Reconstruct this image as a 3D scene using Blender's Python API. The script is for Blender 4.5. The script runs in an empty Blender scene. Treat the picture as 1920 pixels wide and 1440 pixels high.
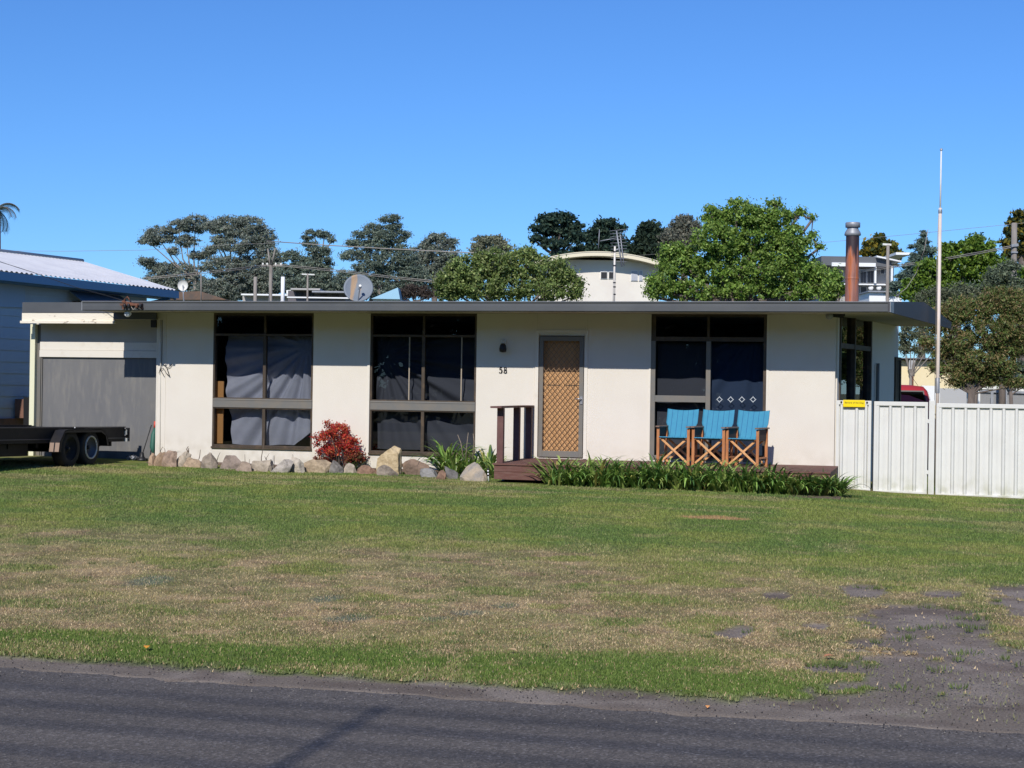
import bpy, bmesh, math, random
import numpy as np
from mathutils import Vector, Matrix, noise as mnoise
R_ = math.radians
random.seed(7); rng = np.random.default_rng(11)
scn = bpy.context.scene
COL = scn.collection

SKY_A, SKY_D, SKY_O, SKY_S, SUN_E = 1.0, 0.0, 5.0, .097, 4.35
# ------------------------------------------------------------ camera
SKY_T = (.545, .885, 1.34, 1)
F = 3000.0; TH = R_(14.5); RO = .0145; PT = 7/3000
CAM = Vector((26.8*math.sin(TH), -26.8*math.cos(TH), 1.58))
RM = Matrix.Rotation(TH, 3, 'Z') @ Matrix.Rotation(math.pi/2+PT, 3, 'X') @ Matrix.Rotation(RO, 3, 'Z')
cd = bpy.data.cameras.new('camera'); co = bpy.data.objects.new('camera', cd); COL.objects.link(co)
co.matrix_world = Matrix.Translation(CAM) @ RM.to_4x4()
cd.sensor_width = 36; cd.lens = F/1920*36; cd.clip_end = 3000; cd.clip_start = .1
scn.camera = co
scn.render.resolution_x = 1024; scn.render.resolution_y = 768

def ray(x, y): return RM @ Vector(((x-960)/F, -(y-720)/F, -1))
def fac(x, y, Y=0.0):            # point of a plane parallel to the house front
    d = ray(x, y); return CAM + d*((Y-CAM.y)/d.y)
def gnd(x, y, z=0.0):
    d = ray(x, y); return CAM + d*((z-CAM.z)/d.z)
def dep(x, y, t): return CAM + ray(x, y)*t

# ------------------------------------------------------------ objects
WL = {}
def tag(o, label=None, cat=None, group=None, kind=None):
    if label: o['label'] = label
    if cat: o['category'] = cat
    if group: o['group'] = group
    if kind: o['kind'] = kind
    return o
def empty(name, loc, label, cat, group=None):
    o = bpy.data.objects.new(name, None); COL.objects.link(o)
    o.location = loc; o.empty_display_size = .2; WL[o.name] = Vector(loc)
    return tag(o, label, cat, group)
def link(name, me, m, parent=None):
    o = bpy.data.objects.new(name, me); COL.objects.link(o)
    if m: me.materials.append(m)
    if parent: o.parent = parent; WL[o.name] = WL.get(parent.name, Vector((0,0,0)))
    else: WL[o.name] = Vector((0,0,0))
    return o
def copy_tree(o, parent=None):
    c = o.copy(); COL.objects.link(c)
    if parent: c.parent = parent
    for ch in o.children: copy_tree(ch, c)
    return c

class MB:
    def __init__(s): s.v = []; s.f = []; s.sm = []
    def add(s, vs, fs, smooth=False):
        n = len(s.v); s.v += [tuple(p) for p in vs]; s.f += [tuple(i+n for i in f) for f in fs]; s.sm += [smooth]*len(fs); return s
    def box(s, x0, x1, y0, y1, z0, z1, M=None):
        vs = [Vector(p) for p in [(x0,y0,z0),(x1,y0,z0),(x1,y1,z0),(x0,y1,z0),(x0,y0,z1),(x1,y0,z1),(x1,y1,z1),(x0,y1,z1)]]
        if M: vs = [M@p for p in vs]
        return s.add(vs, [(0,3,2,1),(4,5,6,7),(0,1,5,4),(1,2,6,5),(2,3,7,6),(3,0,4,7)])
    def bar(s, a, b, w, h, up=(0,0,1)):
        a = Vector(a); b = Vector(b); d = (b-a); L = d.length; d.normalize()
        u = Vector(up); r = d.cross(u)
        if r.length < 1e-4: r = d.cross(Vector((0,1,0)))
        r.normalize(); u = r.cross(d)
        vs = []
        for p in (a, b):
            for (i, j) in ((-1,-1),(1,-1),(1,1),(-1,1)): vs.append(p + r*w/2*i + u*h/2*j)
        return s.add(vs, [(0,1,2,3),(7,6,5,4),(0,4,5,1),(1,5,6,2),(2,6,7,3),(3,7,4,0)])
    def tube(s, pts, rad, n=8, cap=True):
        pts = [Vector(p) for p in pts]
        if not hasattr(rad, '__len__'): rad = [rad]*len(pts)
        vs = []; fs = []
        ref = Vector((0,0,1))
        for i, p in enumerate(pts):
            d = (pts[min(i+1, len(pts)-1)] - pts[max(i-1, 0)]); d.normalize()
            if abs(d.dot(ref)) > .95: ref = Vector((1,0,0)) if abs(d.x) < .8 else Vector((0,1,0))
            r = d.cross(ref); r.normalize(); u = r.cross(d)
            for k in range(n):
                a = 2*math.pi*k/n; vs.append(p + (r*math.cos(a)+u*math.sin(a))*rad[i])
        for i in range(len(pts)-1):
            for k in range(n):
                a = i*n+k; b = i*n+(k+1) % n; fs.append((a, b, b+n, a+n))
        s.add(vs, fs, True)
        if cap: 
            m = len(s.v)-len(vs)
            s.f.append(tuple(m+k for k in range(n))[::-1]); s.sm.append(False)
            s.f.append(tuple(m+(len(pts)-1)*n+k for k in range(n))); s.sm.append(False)
        return s
    def lathe(s, c, prof, n=24, axis='Z'):     # prof: (r, h)
        c = Vector(c); vs = []; fs = []
        for (r, h) in prof:
            for k in range(n):
                a = 2*math.pi*k/n
                if axis == 'Z': p = Vector((r*math.cos(a), r*math.sin(a), h))
                elif axis == 'X': p = Vector((h, r*math.cos(a), r*math.sin(a)))
                else: p = Vector((r*math.cos(a), h, r*math.sin(a)))
                vs.append(c+p)
        for i in range(len(prof)-1):
            for k in range(n):
                a = i*n+k; b = i*n+(k+1) % n; fs.append((a, b, b+n, a+n))
        return s.add(vs, fs, True)
    def poly(s, pts, th):                       # a polygon given thickness vector th
        n = len(pts); pts = [Vector(p) for p in pts]; th = Vector(th)
        vs = pts + [p+th for p in pts]
        fs = [tuple(range(n)), tuple(range(2*n-1, n-1, -1))] + [(i, i+n, (i+1) % n+n, (i+1) % n) for i in range(n)]
        return s.add(vs, fs)
    def build(s, name, m, parent=None, local=False, bevel=0, fix=True):
        me = bpy.data.meshes.new(name)
        off = Vector((0,0,0)) if (local or not parent) else WL.get(parent.name, Vector((0,0,0)))
        me.from_pydata([(p[0]-off[0], p[1]-off[1], p[2]-off[2]) for p in s.v], [], s.f)
        me.polygons.foreach_set('use_smooth', s.sm)
        if fix:
            bm = bmesh.new(); bm.from_mesh(me); bmesh.ops.recalc_face_normals(bm, faces=bm.faces); bm.to_mesh(me); bm.free()
        me.update()
        o = link(name, me, m, parent)
        if bevel:
            md = o.modifiers.new('bevel', 'BEVEL'); md.width = bevel; md.segments = 2; md.limit_method = 'ANGLE'
        return o

def npmesh(name, V, k, col, m, parent=None, smooth=False):
    """V: (n*k, 3) corner points, faces of k corners each; col: (n*k, 3)"""
    off = np.array(WL.get(parent.name, Vector((0,0,0)))) if parent else np.zeros(3)
    V = (V - off).astype(np.float32); n = len(V)//k
    me = bpy.data.meshes.new(name)
    me.vertices.add(len(V)); me.vertices.foreach_set('co', V.ravel())
    me.loops.add(len(V)); me.loops.foreach_set('vertex_index', np.arange(len(V), dtype=np.int32))
    me.polygons.add(n); me.polygons.foreach_set('loop_start', np.arange(0, len(V), k, dtype=np.int32))
    me.polygons.foreach_set('loop_total', np.full(n, k, dtype=np.int32))
    me.update(calc_edges=True)
    if col is not None:
        a = me.color_attributes.new('Col', 'FLOAT_COLOR', 'POINT')
        c = np.ones((len(V), 4), np.float32); c[:, :3] = col; a.data.foreach_set('color', c.ravel())
    return link(name, me, m, parent)

# ------------------------------------------------------------ materials
def S(r, g, b):
    f = lambda c: c/255/12.92 if c/255 <= .04045 else ((c/255+.055)/1.055)**2.4
    return (f(r), f(g), f(b))
def newmat(name):
    m = bpy.data.materials.new(name); m.use_nodes = True; nt = m.node_tree
    return m, nt, nt.nodes['Principled BSDF']
def N(nt, t, **kw):
    n = nt.nodes.new(t)
    for k, v in kw.items():
        if k in n.inputs: n.inputs[k].default_value = v
        else: setattr(n, k, v)
    return n
def mat(name, c, rough=.7, c2=None, scale=3, detail=6, thr=(.4, .7), bump=0, bscale=60, metal=0, stretch=(1,1,1), spec=.5, c3=None, scale3=40, amt3=.5):
    m, nt, b = newmat(name); L = nt.links.new
    b.inputs['Roughness'].default_value = rough; b.inputs['Metallic'].default_value = metal
    b.inputs['Specular IOR Level'].default_value = spec
    b.inputs['Base Color'].default_value = (*c, 1)
    tc = N(nt, 'ShaderNodeNewGeometry'); mp = N(nt, 'ShaderNodeMapping'); mp.inputs['Scale'].default_value = stretch
    L(tc.outputs['Position'], mp.inputs['Vector'])
    out = None
    if c2:
        nz = N(nt, 'ShaderNodeTexNoise', Scale=scale, Detail=detail, Roughness=.6); L(mp.outputs[0], nz.inputs['Vector'])
        mr = N(nt, 'ShaderNodeMapRange'); mr.inputs[1].default_value = thr[0]; mr.inputs[2].default_value = thr[1]; L(nz.outputs[0], mr.inputs[0])
        mx = N(nt, 'ShaderNodeMix', data_type='RGBA'); mx.inputs[6].default_value = (*c, 1); mx.inputs[7].default_value = (*c2, 1)
        L(mr.outputs[0], mx.inputs[0]); out = mx.outputs[2]
        if c3:
            n3 = N(nt, 'ShaderNodeTexNoise', Scale=scale3, Detail=3); L(mp.outputs[0], n3.inputs['Vector'])
            m3 = N(nt, 'ShaderNodeMapRange'); m3.inputs[1].default_value = .5; m3.inputs[2].default_value = .75; m3.inputs[4].default_value = amt3; L(n3.outputs[0], m3.inputs[0])
            x3 = N(nt, 'ShaderNodeMix', data_type='RGBA'); x3.inputs[7].default_value = (*c3, 1); L(out, x3.inputs[6]); L(m3.outputs[0], x3.inputs[0]); out = x3.outputs[2]
        L(out, b.inputs['Base Color'])
    if bump:
        nb = N(nt, 'ShaderNodeTexNoise', Scale=bscale, Detail=4); L(mp.outputs[0], nb.inputs['Vector'])
        bp = N(nt, 'ShaderNodeBump', Strength=bump, Distance=.02); L(nb.outputs[0], bp.inputs['Height']); L(bp.outputs[0], b.inputs['Normal'])
    return m
def dirt(m, z0, z1, c, amt, scale=5):
    # splash dirt that thins out upwards from the ground
    nt = m.node_tree; L = nt.links.new; b = nt.nodes['Principled BSDF']
    src = b.inputs['Base Color'].links[0].from_socket
    g = N(nt, 'ShaderNodeNewGeometry'); sx = N(nt, 'ShaderNodeSeparateXYZ'); L(g.outputs['Position'], sx.inputs[0])
    mr = N(nt, 'ShaderNodeMapRange'); mr.inputs[1].default_value = z1; mr.inputs[2].default_value = z0; mr.inputs[4].default_value = amt; L(sx.outputs[2], mr.inputs[0])
    nz = N(nt, 'ShaderNodeTexNoise', Scale=scale, Detail=7); L(g.outputs['Position'], nz.inputs['Vector'])
    m2 = N(nt, 'ShaderNodeMapRange'); m2.inputs[1].default_value = .4; m2.inputs[2].default_value = .65; L(nz.outputs[0], m2.inputs[0])
    mu = N(nt, 'ShaderNodeMath', operation='MULTIPLY'); L(mr.outputs[0], mu.inputs[0]); L(m2.outputs[0], mu.inputs[1])
    mx = N(nt, 'ShaderNodeMix', data_type='RGBA'); mx.inputs[7].default_value = (*c, 1); L(src, mx.inputs[6]); L(mu.outputs[0], mx.inputs[0]); L(mx.outputs[2], b.inputs['Base Color'])
def leafmat(name, rough=.5, trans=.25, spec=.3):
    m, nt, b = newmat(name); L = nt.links.new
    a = N(nt, 'ShaderNodeAttribute', attribute_name='Col')
    L(a.outputs['Color'], b.inputs['Base Color']); b.inputs['Roughness'].default_value = rough; b.inputs['Specular IOR Level'].default_value = spec
    t = N(nt, 'ShaderNodeBsdfTranslucent'); L(a.outputs['Color'], t.inputs['Color'])
    mx = N(nt, 'ShaderNodeMixShader'); mx.inputs[0].default_value = trans
    L(b.outputs[0], mx.inputs[1]); L(t.outputs[0], mx.inputs[2]); L(mx.outputs[0], nt.nodes['Material Output'].inputs[0])
    return m
def glassmat(name, tint, rough=.0):
    m, nt, b = newmat(name); L = nt.links.new; nt.nodes.remove(b)
    t = N(nt, 'ShaderNodeBsdfTransparent'); t.inputs[0].default_value = (*tint, 1)
    g = N(nt, 'ShaderNodeBsdfGlossy'); g.inputs['Roughness'].default_value = rough; g.inputs['Color'].default_value = (1,1,1,1)
    fr = N(nt, 'ShaderNodeFresnel', IOR=1.5)
    mx = N(nt, 'ShaderNodeMixShader'); L(fr.outputs[0], mx.inputs[0]); L(t.outputs[0], mx.inputs[1]); L(g.outputs[0], mx.inputs[2])
    L(mx.outputs[0], nt.nodes['Material Output'].inputs[0]); return m

M = {}
M['cream'] = mat('cream_render', (.715,.665,.59), .85, (.67,.615,.54), 1.3, thr=(.35,.8), bump=.25, bscale=90)
M['cream_trim'] = mat('cream_trim_paint', (.71,.66,.58), .6, (.62,.56,.47), 6, thr=(.55,.8))
M['peel'] = mat('peeling_cream_paint', (.78,.71,.58), .75, (.22,.17,.12), 9, detail=9, thr=(.6,.68), bump=.3, bscale=30, stretch=(.6,1,1.6))
M['fascia'] = mat('grey_painted_metal', (.070,.075,.082), .5, (.09,.095,.10), 2, thr=(.3,.7))
M['fascia_lip'] = mat('pale_grey_metal', (.27,.28,.30), .4)
M['dark_barge'] = mat('dark_shade_board', (.05,.05,.058), .6, (.12,.07,.05), 5, thr=(.62,.75), stretch=(1,1,3))  # base colour darkened for the shade on the end board, with brown streaks
M['soffit'] = mat('soffit_paint', (.42,.37,.28), .8)
M['garage'] = mat('grey_garage_render', (.140,.140,.144), .85, (.165,.162,.16), 2.2, thr=(.35,.7), bump=.2, bscale=70, c3=(.24,.225,.20), scale3=5, amt3=.5, stretch=(2.4,1,.55))
M['frame_grey'] = mat('taupe_frame_paint', (.155,.15,.14), .5, (.19,.165,.135), 5)
M['frame_brown'] = mat('brown_timber_frame', (.055,.038,.024), .55, (.12,.078,.042), 6, thr=(.5,.75))
M['deck'] = mat('red_brown_decking', (.13,.052,.040), .75, (.17,.09,.072), 5, thr=(.4,.7), bump=.3, bscale=50, stretch=(1,6,6))
M['rail'] = mat('dark_red_timber', (.11,.045,.04), .6, (.15,.07,.06), 7)
M['timber'] = mat('orange_teak', (.52,.22,.085), .5, (.38,.14,.05), 12, stretch=(1,1,.3))
M['timber_pale'] = mat('pale_teak', (.72,.39,.17), .5, (.6,.28,.1), 12)
M['darkcloth'] = mat('dark_brown_cloth', (.04,.03,.025), .8)
M['armwood'] = mat('weathered_arm_timber', (.19,.12,.085), .6)
M['bolt'] = mat('dark_metal_bolt', (.02,.02,.02), .4)
M['steel'] = mat('bare_steel', (.5,.5,.52), .35, metal=.8)
M['galv'] = mat('galvanised_steel', (.32,.33,.35), .5, (.22,.23,.25), 9, metal=.3)
M['pole_wood'] = mat('weathered_pole_timber', (.27,.24,.21), .85, (.17,.15,.13), 6, stretch=(1,1,.2))
M['white'] = mat('white_paint', (.8,.8,.79), .5)
M['offwhite'] = mat('off_white_paint', (.72,.71,.66), .6, (.62,.6,.54), 4, thr=(.45,.8))
M['fence'] = mat('off_white_fence_steel', (.68,.675,.64), .45, (.64,.63,.595), 2.5, thr=(.4,.7))
M['black'] = mat('black_satin', (.012,.012,.014), .5)
M['trailer'] = mat('black_trailer_paint', (.010,.010,.013), .6, (.02,.018,.019), 6, spec=.25)
M['tyre'] = mat('tyre_rubber', (.013,.013,.014), .85, (.022,.02,.019), 10)
M['rim_white'] = mat('dull_rim_ring', (.55,.52,.46), .6, (.3,.25,.2), 14, thr=(.55,.75))
M['rim'] = mat('dull_steel_rim', (.1,.1,.115), .5)
M['reflector'] = mat('faded_reflector', (.30,.21,.16), .5)
M['red'] = mat('red_car_paint', (.38,.03,.035), .3)
M['yellow'] = mat('yellow_sign_plastic', (.9,.66,.0), .4)
M['tan_door'] = mat('tan_timber_door', (.56,.31,.135), .6, (.47,.25,.10), 3, stretch=(4,1,.4))
M['brass'] = mat('bronze_grille', (.25,.145,.07), .5, (.17,.10,.045), 15)
M['concrete'] = mat('pale_concrete', (.42,.42,.40), .85, (.33,.32,.3), 12)
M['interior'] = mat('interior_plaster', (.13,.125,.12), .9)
M['nb_wall'] = mat('pale_blue_weatherboard', (.50,.545,.58), .7, (.46,.50,.54), 2)
M['nb_wall2'] = mat('mid_blue_cladding', (.40,.47,.56), .7)
M['blue'] = mat('blue_gutter_paint', (.055,.16,.31), .45)
M['nb_roof'] = mat('white_roof_sheet', (.60,.60,.62), .5, (.52,.52,.55), 2.5)
M['brick'] = mat('brown_brick', (.20,.10,.07), .9, (.12,.07,.055), 8)
M['awning'] = mat('dark_blue_awning', (.16,.20,.27), .6)
M['roof_dark'] = mat('dark_grey_roof', (.11,.115,.125), .7)
M['render_white'] = mat('white_render', (.74,.69,.61), .85, (.69,.63,.56), 1)
M['creamyellow'] = mat('cream_yellow_wall', (.78,.66,.42), .85)
M['greyfence'] = mat('grey_sheet_fence', (.42,.42,.42), .6)
M['stucco_grey'] = mat('beige_wall', (.40,.38,.36), .85)
M['roofblue'] = mat('pale_blue_roof', (.30,.52,.66), .5)
M['wire'] = mat('cable_sheath', (.02,.02,.02), .6)
M['wire_pale'] = mat('sunlit_pale_cable', (.30,.27,.24), .7)  # pale tone stands for sunlight on the cables
M['bark'] = mat('grey_brown_bark', (.16,.13,.11), .9, (.09,.07,.06), 12, stretch=(1,1,.3))
M['bark_pale'] = mat('pale_gum_bark', (.25,.22,.19), .85, (.15,.13,.115), 8, stretch=(1,1,.3))
M['leaf'] = leafmat('foliage', .5, .35)
M['leaf_far'] = leafmat('far_foliage', .7, .38, .1)
M['strap'] = leafmat('strap_leaf', .35, .2, .5)
M['redleaf'] = leafmat('red_foliage', .55, .25, .2)
M['glass'] = glassmat('window_glass', (.62,.64,.68))
M['glass_side'] = glassmat('side_window_glass', (.45,.47,.5))
M['carglass'] = glassmat('tinted_car_glass', (.12,.14,.17))
M['drape_grey'] = mat('blue_grey_drape', (.46,.47,.52), .9, (.40,.41,.46), 4)
M['drape_dark'] = mat('charcoal_drape', (.085,.09,.105), .9)
M['drape_navy'] = mat('navy_drape', (.045,.075,.135), .9)
M['card'] = mat('tan_board', (.62,.30,.09), .7)
M['sticker'] = mat('white_sticker', (.6,.65,.68), .6)
M['hose'] = mat('green_cover_cloth', (.03,.12,.09), .6)
M['redplastic'] = mat('red_plastic', (.6,.08,.05), .5)
M['dish'] = mat('grey_dish_paint', (.155,.185,.22), .6, (.36,.24,.14), 2.2, thr=(.54,.60), stretch=(3.2,1,.3))

def rustmat():
    m, nt, b = newmat('rusted_flue_steel'); L = nt.links.new
    g = N(nt, 'ShaderNodeNewGeometry'); mp = N(nt, 'ShaderNodeMapping'); mp.inputs['Scale'].default_value = (9,9,1.1); L(g.outputs['Position'], mp.inputs[0])
    nz = N(nt, 'ShaderNodeTexNoise', Scale=1.5, Detail=7); L(mp.outputs[0], nz.inputs['Vector'])
    sx = N(nt, 'ShaderNodeSeparateXYZ'); L(g.outputs['Position'], sx.inputs[0])
    # sooty upper third: a stain with a ragged lower rim
    ma = N(nt, 'ShaderNodeMath', operation='MULTIPLY_ADD'); L(nz.outputs[0], ma.inputs[0]); ma.inputs[1].default_value = .9; L(sx.outputs[2], ma.inputs[2])
    mr = N(nt, 'ShaderNodeMapRange'); mr.inputs[1].default_value = 4.36; mr.inputs[2].default_value = 4.46; L(ma.outputs[0], mr.inputs[0])
    cr = N(nt, 'ShaderNodeValToRGB'); e = cr.color_ramp.elements
    e[0].position = .3; e[0].color = (.23,.10,.075,1); e[1].position = .6; e[1].color = (.46,.125,.035,1)
    x = e.new(.48); x.color = (.34,.15,.11,1); x = e.new(.72); x.color = (.16,.05,.02,1)
    n2 = N(nt, 'ShaderNodeTexNoise', Scale=2.2, Detail=8); L(mp.outputs[0], n2.inputs['Vector']); L(n2.outputs[0], cr.inputs[0])
    mx = N(nt, 'ShaderNodeMix', data_type='RGBA'); L(mr.outputs[0], mx.inputs[0]); L(cr.outputs[0], mx.inputs[6]); mx.inputs[7].default_value = (.035,.02,.025,1)
    L(mx.outputs[2], b.inputs['Base Color']); b.inputs['Roughness'].default_value = .55; b.inputs['Metallic'].default_value = .1
    return m
M['rust'] = rustmat()
M['rusty'] = mat('rusty_iron', (.20,.075,.04), .8, (.07,.04,.03), 20)

dirt(M['cream'], .12, .75, (.42,.36,.27), .55); dirt(M['fence'], -.05, .35, (.40,.40,.28), .8, 7); dirt(M['garage'], .1, .8, (.10,.09,.08), .6)
# ------------------------------------------------------------ noise in numpy
_perm = rng.random((256, 256)).astype(np.float32)
def vn(x, y):
    xi = np.floor(x).astype(int); yi = np.floor(y).astype(int); fx = x-xi; fy = y-yi
    fx = fx*fx*(3-2*fx); fy = fy*fy*(3-2*fy)
    g = lambda a, b: _perm[a & 255, b & 255]
    return (g(xi,yi)*(1-fx)+g(xi+1,yi)*fx)*(1-fy)+(g(xi,yi+1)*(1-fx)+g(xi+1,yi+1)*fx)*fy
def fbm(x, y, o=4):
    t = 0; a = .5; s = 0
    for i in range(o): t = t+a*vn(x+17.3*i, y+5.1*i); s += a; a *= .5; x = x*2.03; y = y*2.03
    return t/s
def sst(a, b, x): t = np.clip((x-a)/(b-a), 0, 1); return t*t*(3-2*t)
ROADY = -18.10
def hz(X, Y):
    X = np.asarray(X, float); Y = np.asarray(Y, float)
    b = np.interp(X, [-14,-9,-7,-6,-3,1,4,5.4,6.2,8.2,12], [.2,.19,.17,.135,.10,.10,.07,.045,0,-.035,-.06])
    return b*sst(-15.5, -2.5, Y) + .012*(fbm(X*.9+40, Y*.9+40)-.5)*sst(-18.0, -17.2, Y)*sst(.5,-1,Y)
def hzs(X, Y): return float(hz(X, Y))

# bare sand and dead patches: (x, y, rx, ry, angle deg) in metres
def P2(px, py): p = gnd(px, py, 0); return p.x, p.y
bare = [(*P2(1725,1168), .42, .75, -8), (*P2(1745,1205), .38, .7, 0),(*P2(1800,1240), .62, .6, 0), (*P2(1860,1275), .65,.8,0), (*P2(1900,1310), .7,.6,0), (*P2(1960,1290), 1.0,1.2,0), (*P2(1790,1330), .6,.35,0), (*P2(1700,1152), .3,.4,0), (*P2(1770,1215), .5,.5,0), (*P2(1830,1250), .6,.5,0), (*P2(1880,1340), .8,.4,0), (*P2(1740,1185), .4,.5,0),
        (*P2(1620,1112), .22,.38,0), (*P2(1760,1118), .2,.28,0), (*P2(1905,1115), .26,.55,0), (*P2(1990,1135), .6,.8,0), (*P2(1530,1178), .10,.2,0),(*P2(1455,1120), .1,.22,0),(*P2(1385,1190), .12,.3,0), (*P2(1690,1245), .3,.14,0), (*P2(1575,1260), .22,.16,0), (*P2(1660,1290),.25,.12,0)]
spots = [(*P2(650,1165), .16,.2), (*P2(812,1166), .12,.16), (*P2(872,1154), .15,.2), (*P2(270,1096), .14,.3), (*P2(610,1128), .1,.2), (*P2(950,1140), .12,.2)]
def ell(X, Y, cx, cy, rx, ry, *a): return np.sqrt(((X-cx)/rx)**2+((Y-cy)/ry)**2)
def zones(X, Y):
    """masks: straw, dirt(bare sand), blue-grey weeds, tan patch"""
    n1 = fbm(X*.8+3, Y*.8+9); n2 = fbm(X*3+50, Y*3+20); n3 = fbm(X*9, Y*9, 3)
    w = (n1-.5)*3.2 + (n2-.5)*1.0
    yy = Y + w*1.1 + .10*(X-2)
    straw = sst(-9.3, -13.8, yy)*(1-sst(-16.5, -17.25, Y+w*.35-.02*X))
    straw = straw*(.70+.9*(n2-.5)) + .28*sst(.56,.72,n2)*sst(-3,-9,Y)
    # greener tufts inside the dry belt
    straw = straw*(1-.65*sst(.55,.66,fbm(X*1.7+80,Y*1.7)))
    straw = np.maximum(straw, .55*np.exp(-(((X+6.6)/2.2)**2+((Y+2.7-.25*X*0)/.55)**2))*(.6+n2))
    straw = np.maximum(straw, .40*sst(.52,.66,fbm(X*.9+11, Y*2.2+7))*sst(-11,-3,Y))
    tx, ty = P2(1340, 981); d = ell(X, Y, tx, ty, .52, .28) + (n2-.5)*1.3
    tan = 1-sst(.75, 1.05, d)
    tx, ty = P2(1500,1000); tan = np.maximum(tan, .0)
    dirt = np.zeros_like(X)
    for b in bare:
        d = ell(X, Y, *b)+(n2-.5)*1.5+(n3-.5)*.8; dirt = np.maximum(dirt, 1-sst(.82, 1.12, d))
    dirt = dirt*(1-.9*sst(.73,.79,fbm(X*5+9, Y*5+31)))
    edge = -17.76 - .12*(n1-.5)*2 - .16*(n2-.5)*1.6 + .55*sst(5.2, 7.5, X) + .0*X
    e = sst(edge+.06, edge-.10, Y+(n3-.5)*.18); e = np.maximum(e, sst(-17.88,-17.98,Y))
    dirt = np.maximum(dirt, e*(1-.8*sst(.66,.74,fbm(X*3.3+70,Y*3.3))*sst(-17.95,-17.75,Y)))
    blu = np.zeros_like(X)
    for b in spots: blu = np.maximum(blu, 1-sst(.7, 1.2, ell(X, Y, *b)+(n2-.5)*1.5))
    return np.clip(straw,0,1), np.clip(dirt,0,1), np.clip(blu,0,1), np.clip(tan,0,1), n1, n2, n3
def lerp(a, b, t): t = np.clip(t,0,1)[:, None] if np.ndim(t) else t; return a*(1-t)+b*t
def ground_col(X, Y, blade=False):
    st, di, bl, tn, n1, n2, n3 = zones(X, Y)
    A = np.array
    g = lerp(A([.135,.195,.050])[None], A([.20,.235,.060])[None], sst(.38,.62,fbm(X*1.1+5,Y*1.1+61)))
    g = lerp(g, A([.105,.175,.050])[None], .55*sst(.54,.68,fbm(X*.7+25,Y*1.9+3)))
    g = lerp(g, A([.085,.165,.030])[None], .7*sst(-16.3,-17.2,Y))
    s = lerp(A([.46,.35,.20])[None], A([.31,.23,.135])[None], sst(.4,.6,fbm(X*4+1,Y*4+8)))
    c = lerp(g, s, st*(.95 if not blade else 1))
    c = lerp(c, A([.17,.20,.15])[None], bl*.8)
    c = lerp(c, A([.42,.27,.13])[None], tn)
    d = lerp(A([.245,.203,.172])[None], A([.33,.28,.24])[None], sst(.35,.65,n2)); d = lerp(d, A([.15,.115,.10])[None], .6*sst(.55,.68,fbm(X*2.1+33,Y*4+12)))
    c = lerp(c, d, di*.95)
    return c, st, di, tn

# ------------------------------------------------------------ ground
def groundmat():
    m, nt, b = newmat('lawn_soil'); L = nt.links.new
    a = N(nt, 'ShaderNodeAttribute', attribute_name='Col'); g = N(nt, 'ShaderNodeNewGeometry')
    nz = N(nt, 'ShaderNodeTexNoise', Scale=70, Detail=6, Roughness=.7); L(g.outputs['Position'], nz.inputs['Vector'])
    mr = N(nt, 'ShaderNodeMapRange'); mr.inputs[1].default_value = .3; mr.inputs[2].default_value = .7; mr.inputs[3].default_value = .55; mr.inputs[4].default_value = 1.45; L(nz.outputs[0], mr.inputs[0])
    mx = N(nt, 'ShaderNodeMix', data_type='RGBA', blend_type='MULTIPLY'); mx.inputs[0].default_value = 1; L(a.outputs['Color'], mx.inputs[6]); L(mr.outputs[0], mx.inputs[7])
    L(mx.outputs[2], b.inputs['Base Color']); b.inputs['Roughness'].default_value = .95; b.inputs['Specular IOR Level'].default_value = .1
    bp = N(nt, 'ShaderNodeBump', Strength=.5, Distance=.02); L(nz.outputs[0], bp.inputs['Height']); L(bp.outputs[0], b.inputs['Normal'])
    return m
gm = groundmat()
xs = np.arange(-13, 12.01, .06); ys = np.arange(ROADY-.16, 5.5, .06)
GX, GY = np.meshgrid(xs, ys); gx = GX.ravel(); gy = GY.ravel()
c, st, di, tn = ground_col(gx, gy)
fr = .10*(fbm(gx*1.4, gx*0+3.3)-.5)*2+.05*(fbm(gx*7, gx*0+9)-.5)*2      # ragged edge against the asphalt
gy2 = np.where(gy < ROADY+.001, gy+fr, gy)
gz = hz(gx, gy)+.018*(1-di)*sst(-17.95,-17.6,gy)
gz = np.where(gy < ROADY-.07, -.03, gz)
me = bpy.data.meshes.new('lawn'); nx, ny = len(xs), len(ys)
V = np.stack([gx, gy2, gz], 1).astype(np.float32); me.vertices.add(len(V)); me.vertices.foreach_set('co', V.ravel())
I = np.arange(nx*ny).reshape(ny, nx); Q = np.stack([I[:-1,:-1], I[:-1,1:], I[1:,1:], I[1:,:-1]], -1).reshape(-1, 4)
me.loops.add(Q.size); me.loops.foreach_set('vertex_index', Q.ravel().astype(np.int32)); me.polygons.add(len(Q))
me.polygons.foreach_set('loop_start', np.arange(0, Q.size, 4, dtype=np.int32)); me.polygons.foreach_set('loop_total', np.full(len(Q), 4, np.int32))
me.polygons.foreach_set('use_smooth', np.ones(len(Q), bool)); me.update(calc_edges=True)
ca = me.color_attributes.new('Col', 'FLOAT_COLOR', 'POINT'); cc = np.ones((len(V), 4), np.float32); cc[:, :3] = c*np.array([.82,.80,.8]); ca.data.foreach_set('color', cc.ravel())
tag(link('lawn', me, gm), kind='structure')

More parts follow.
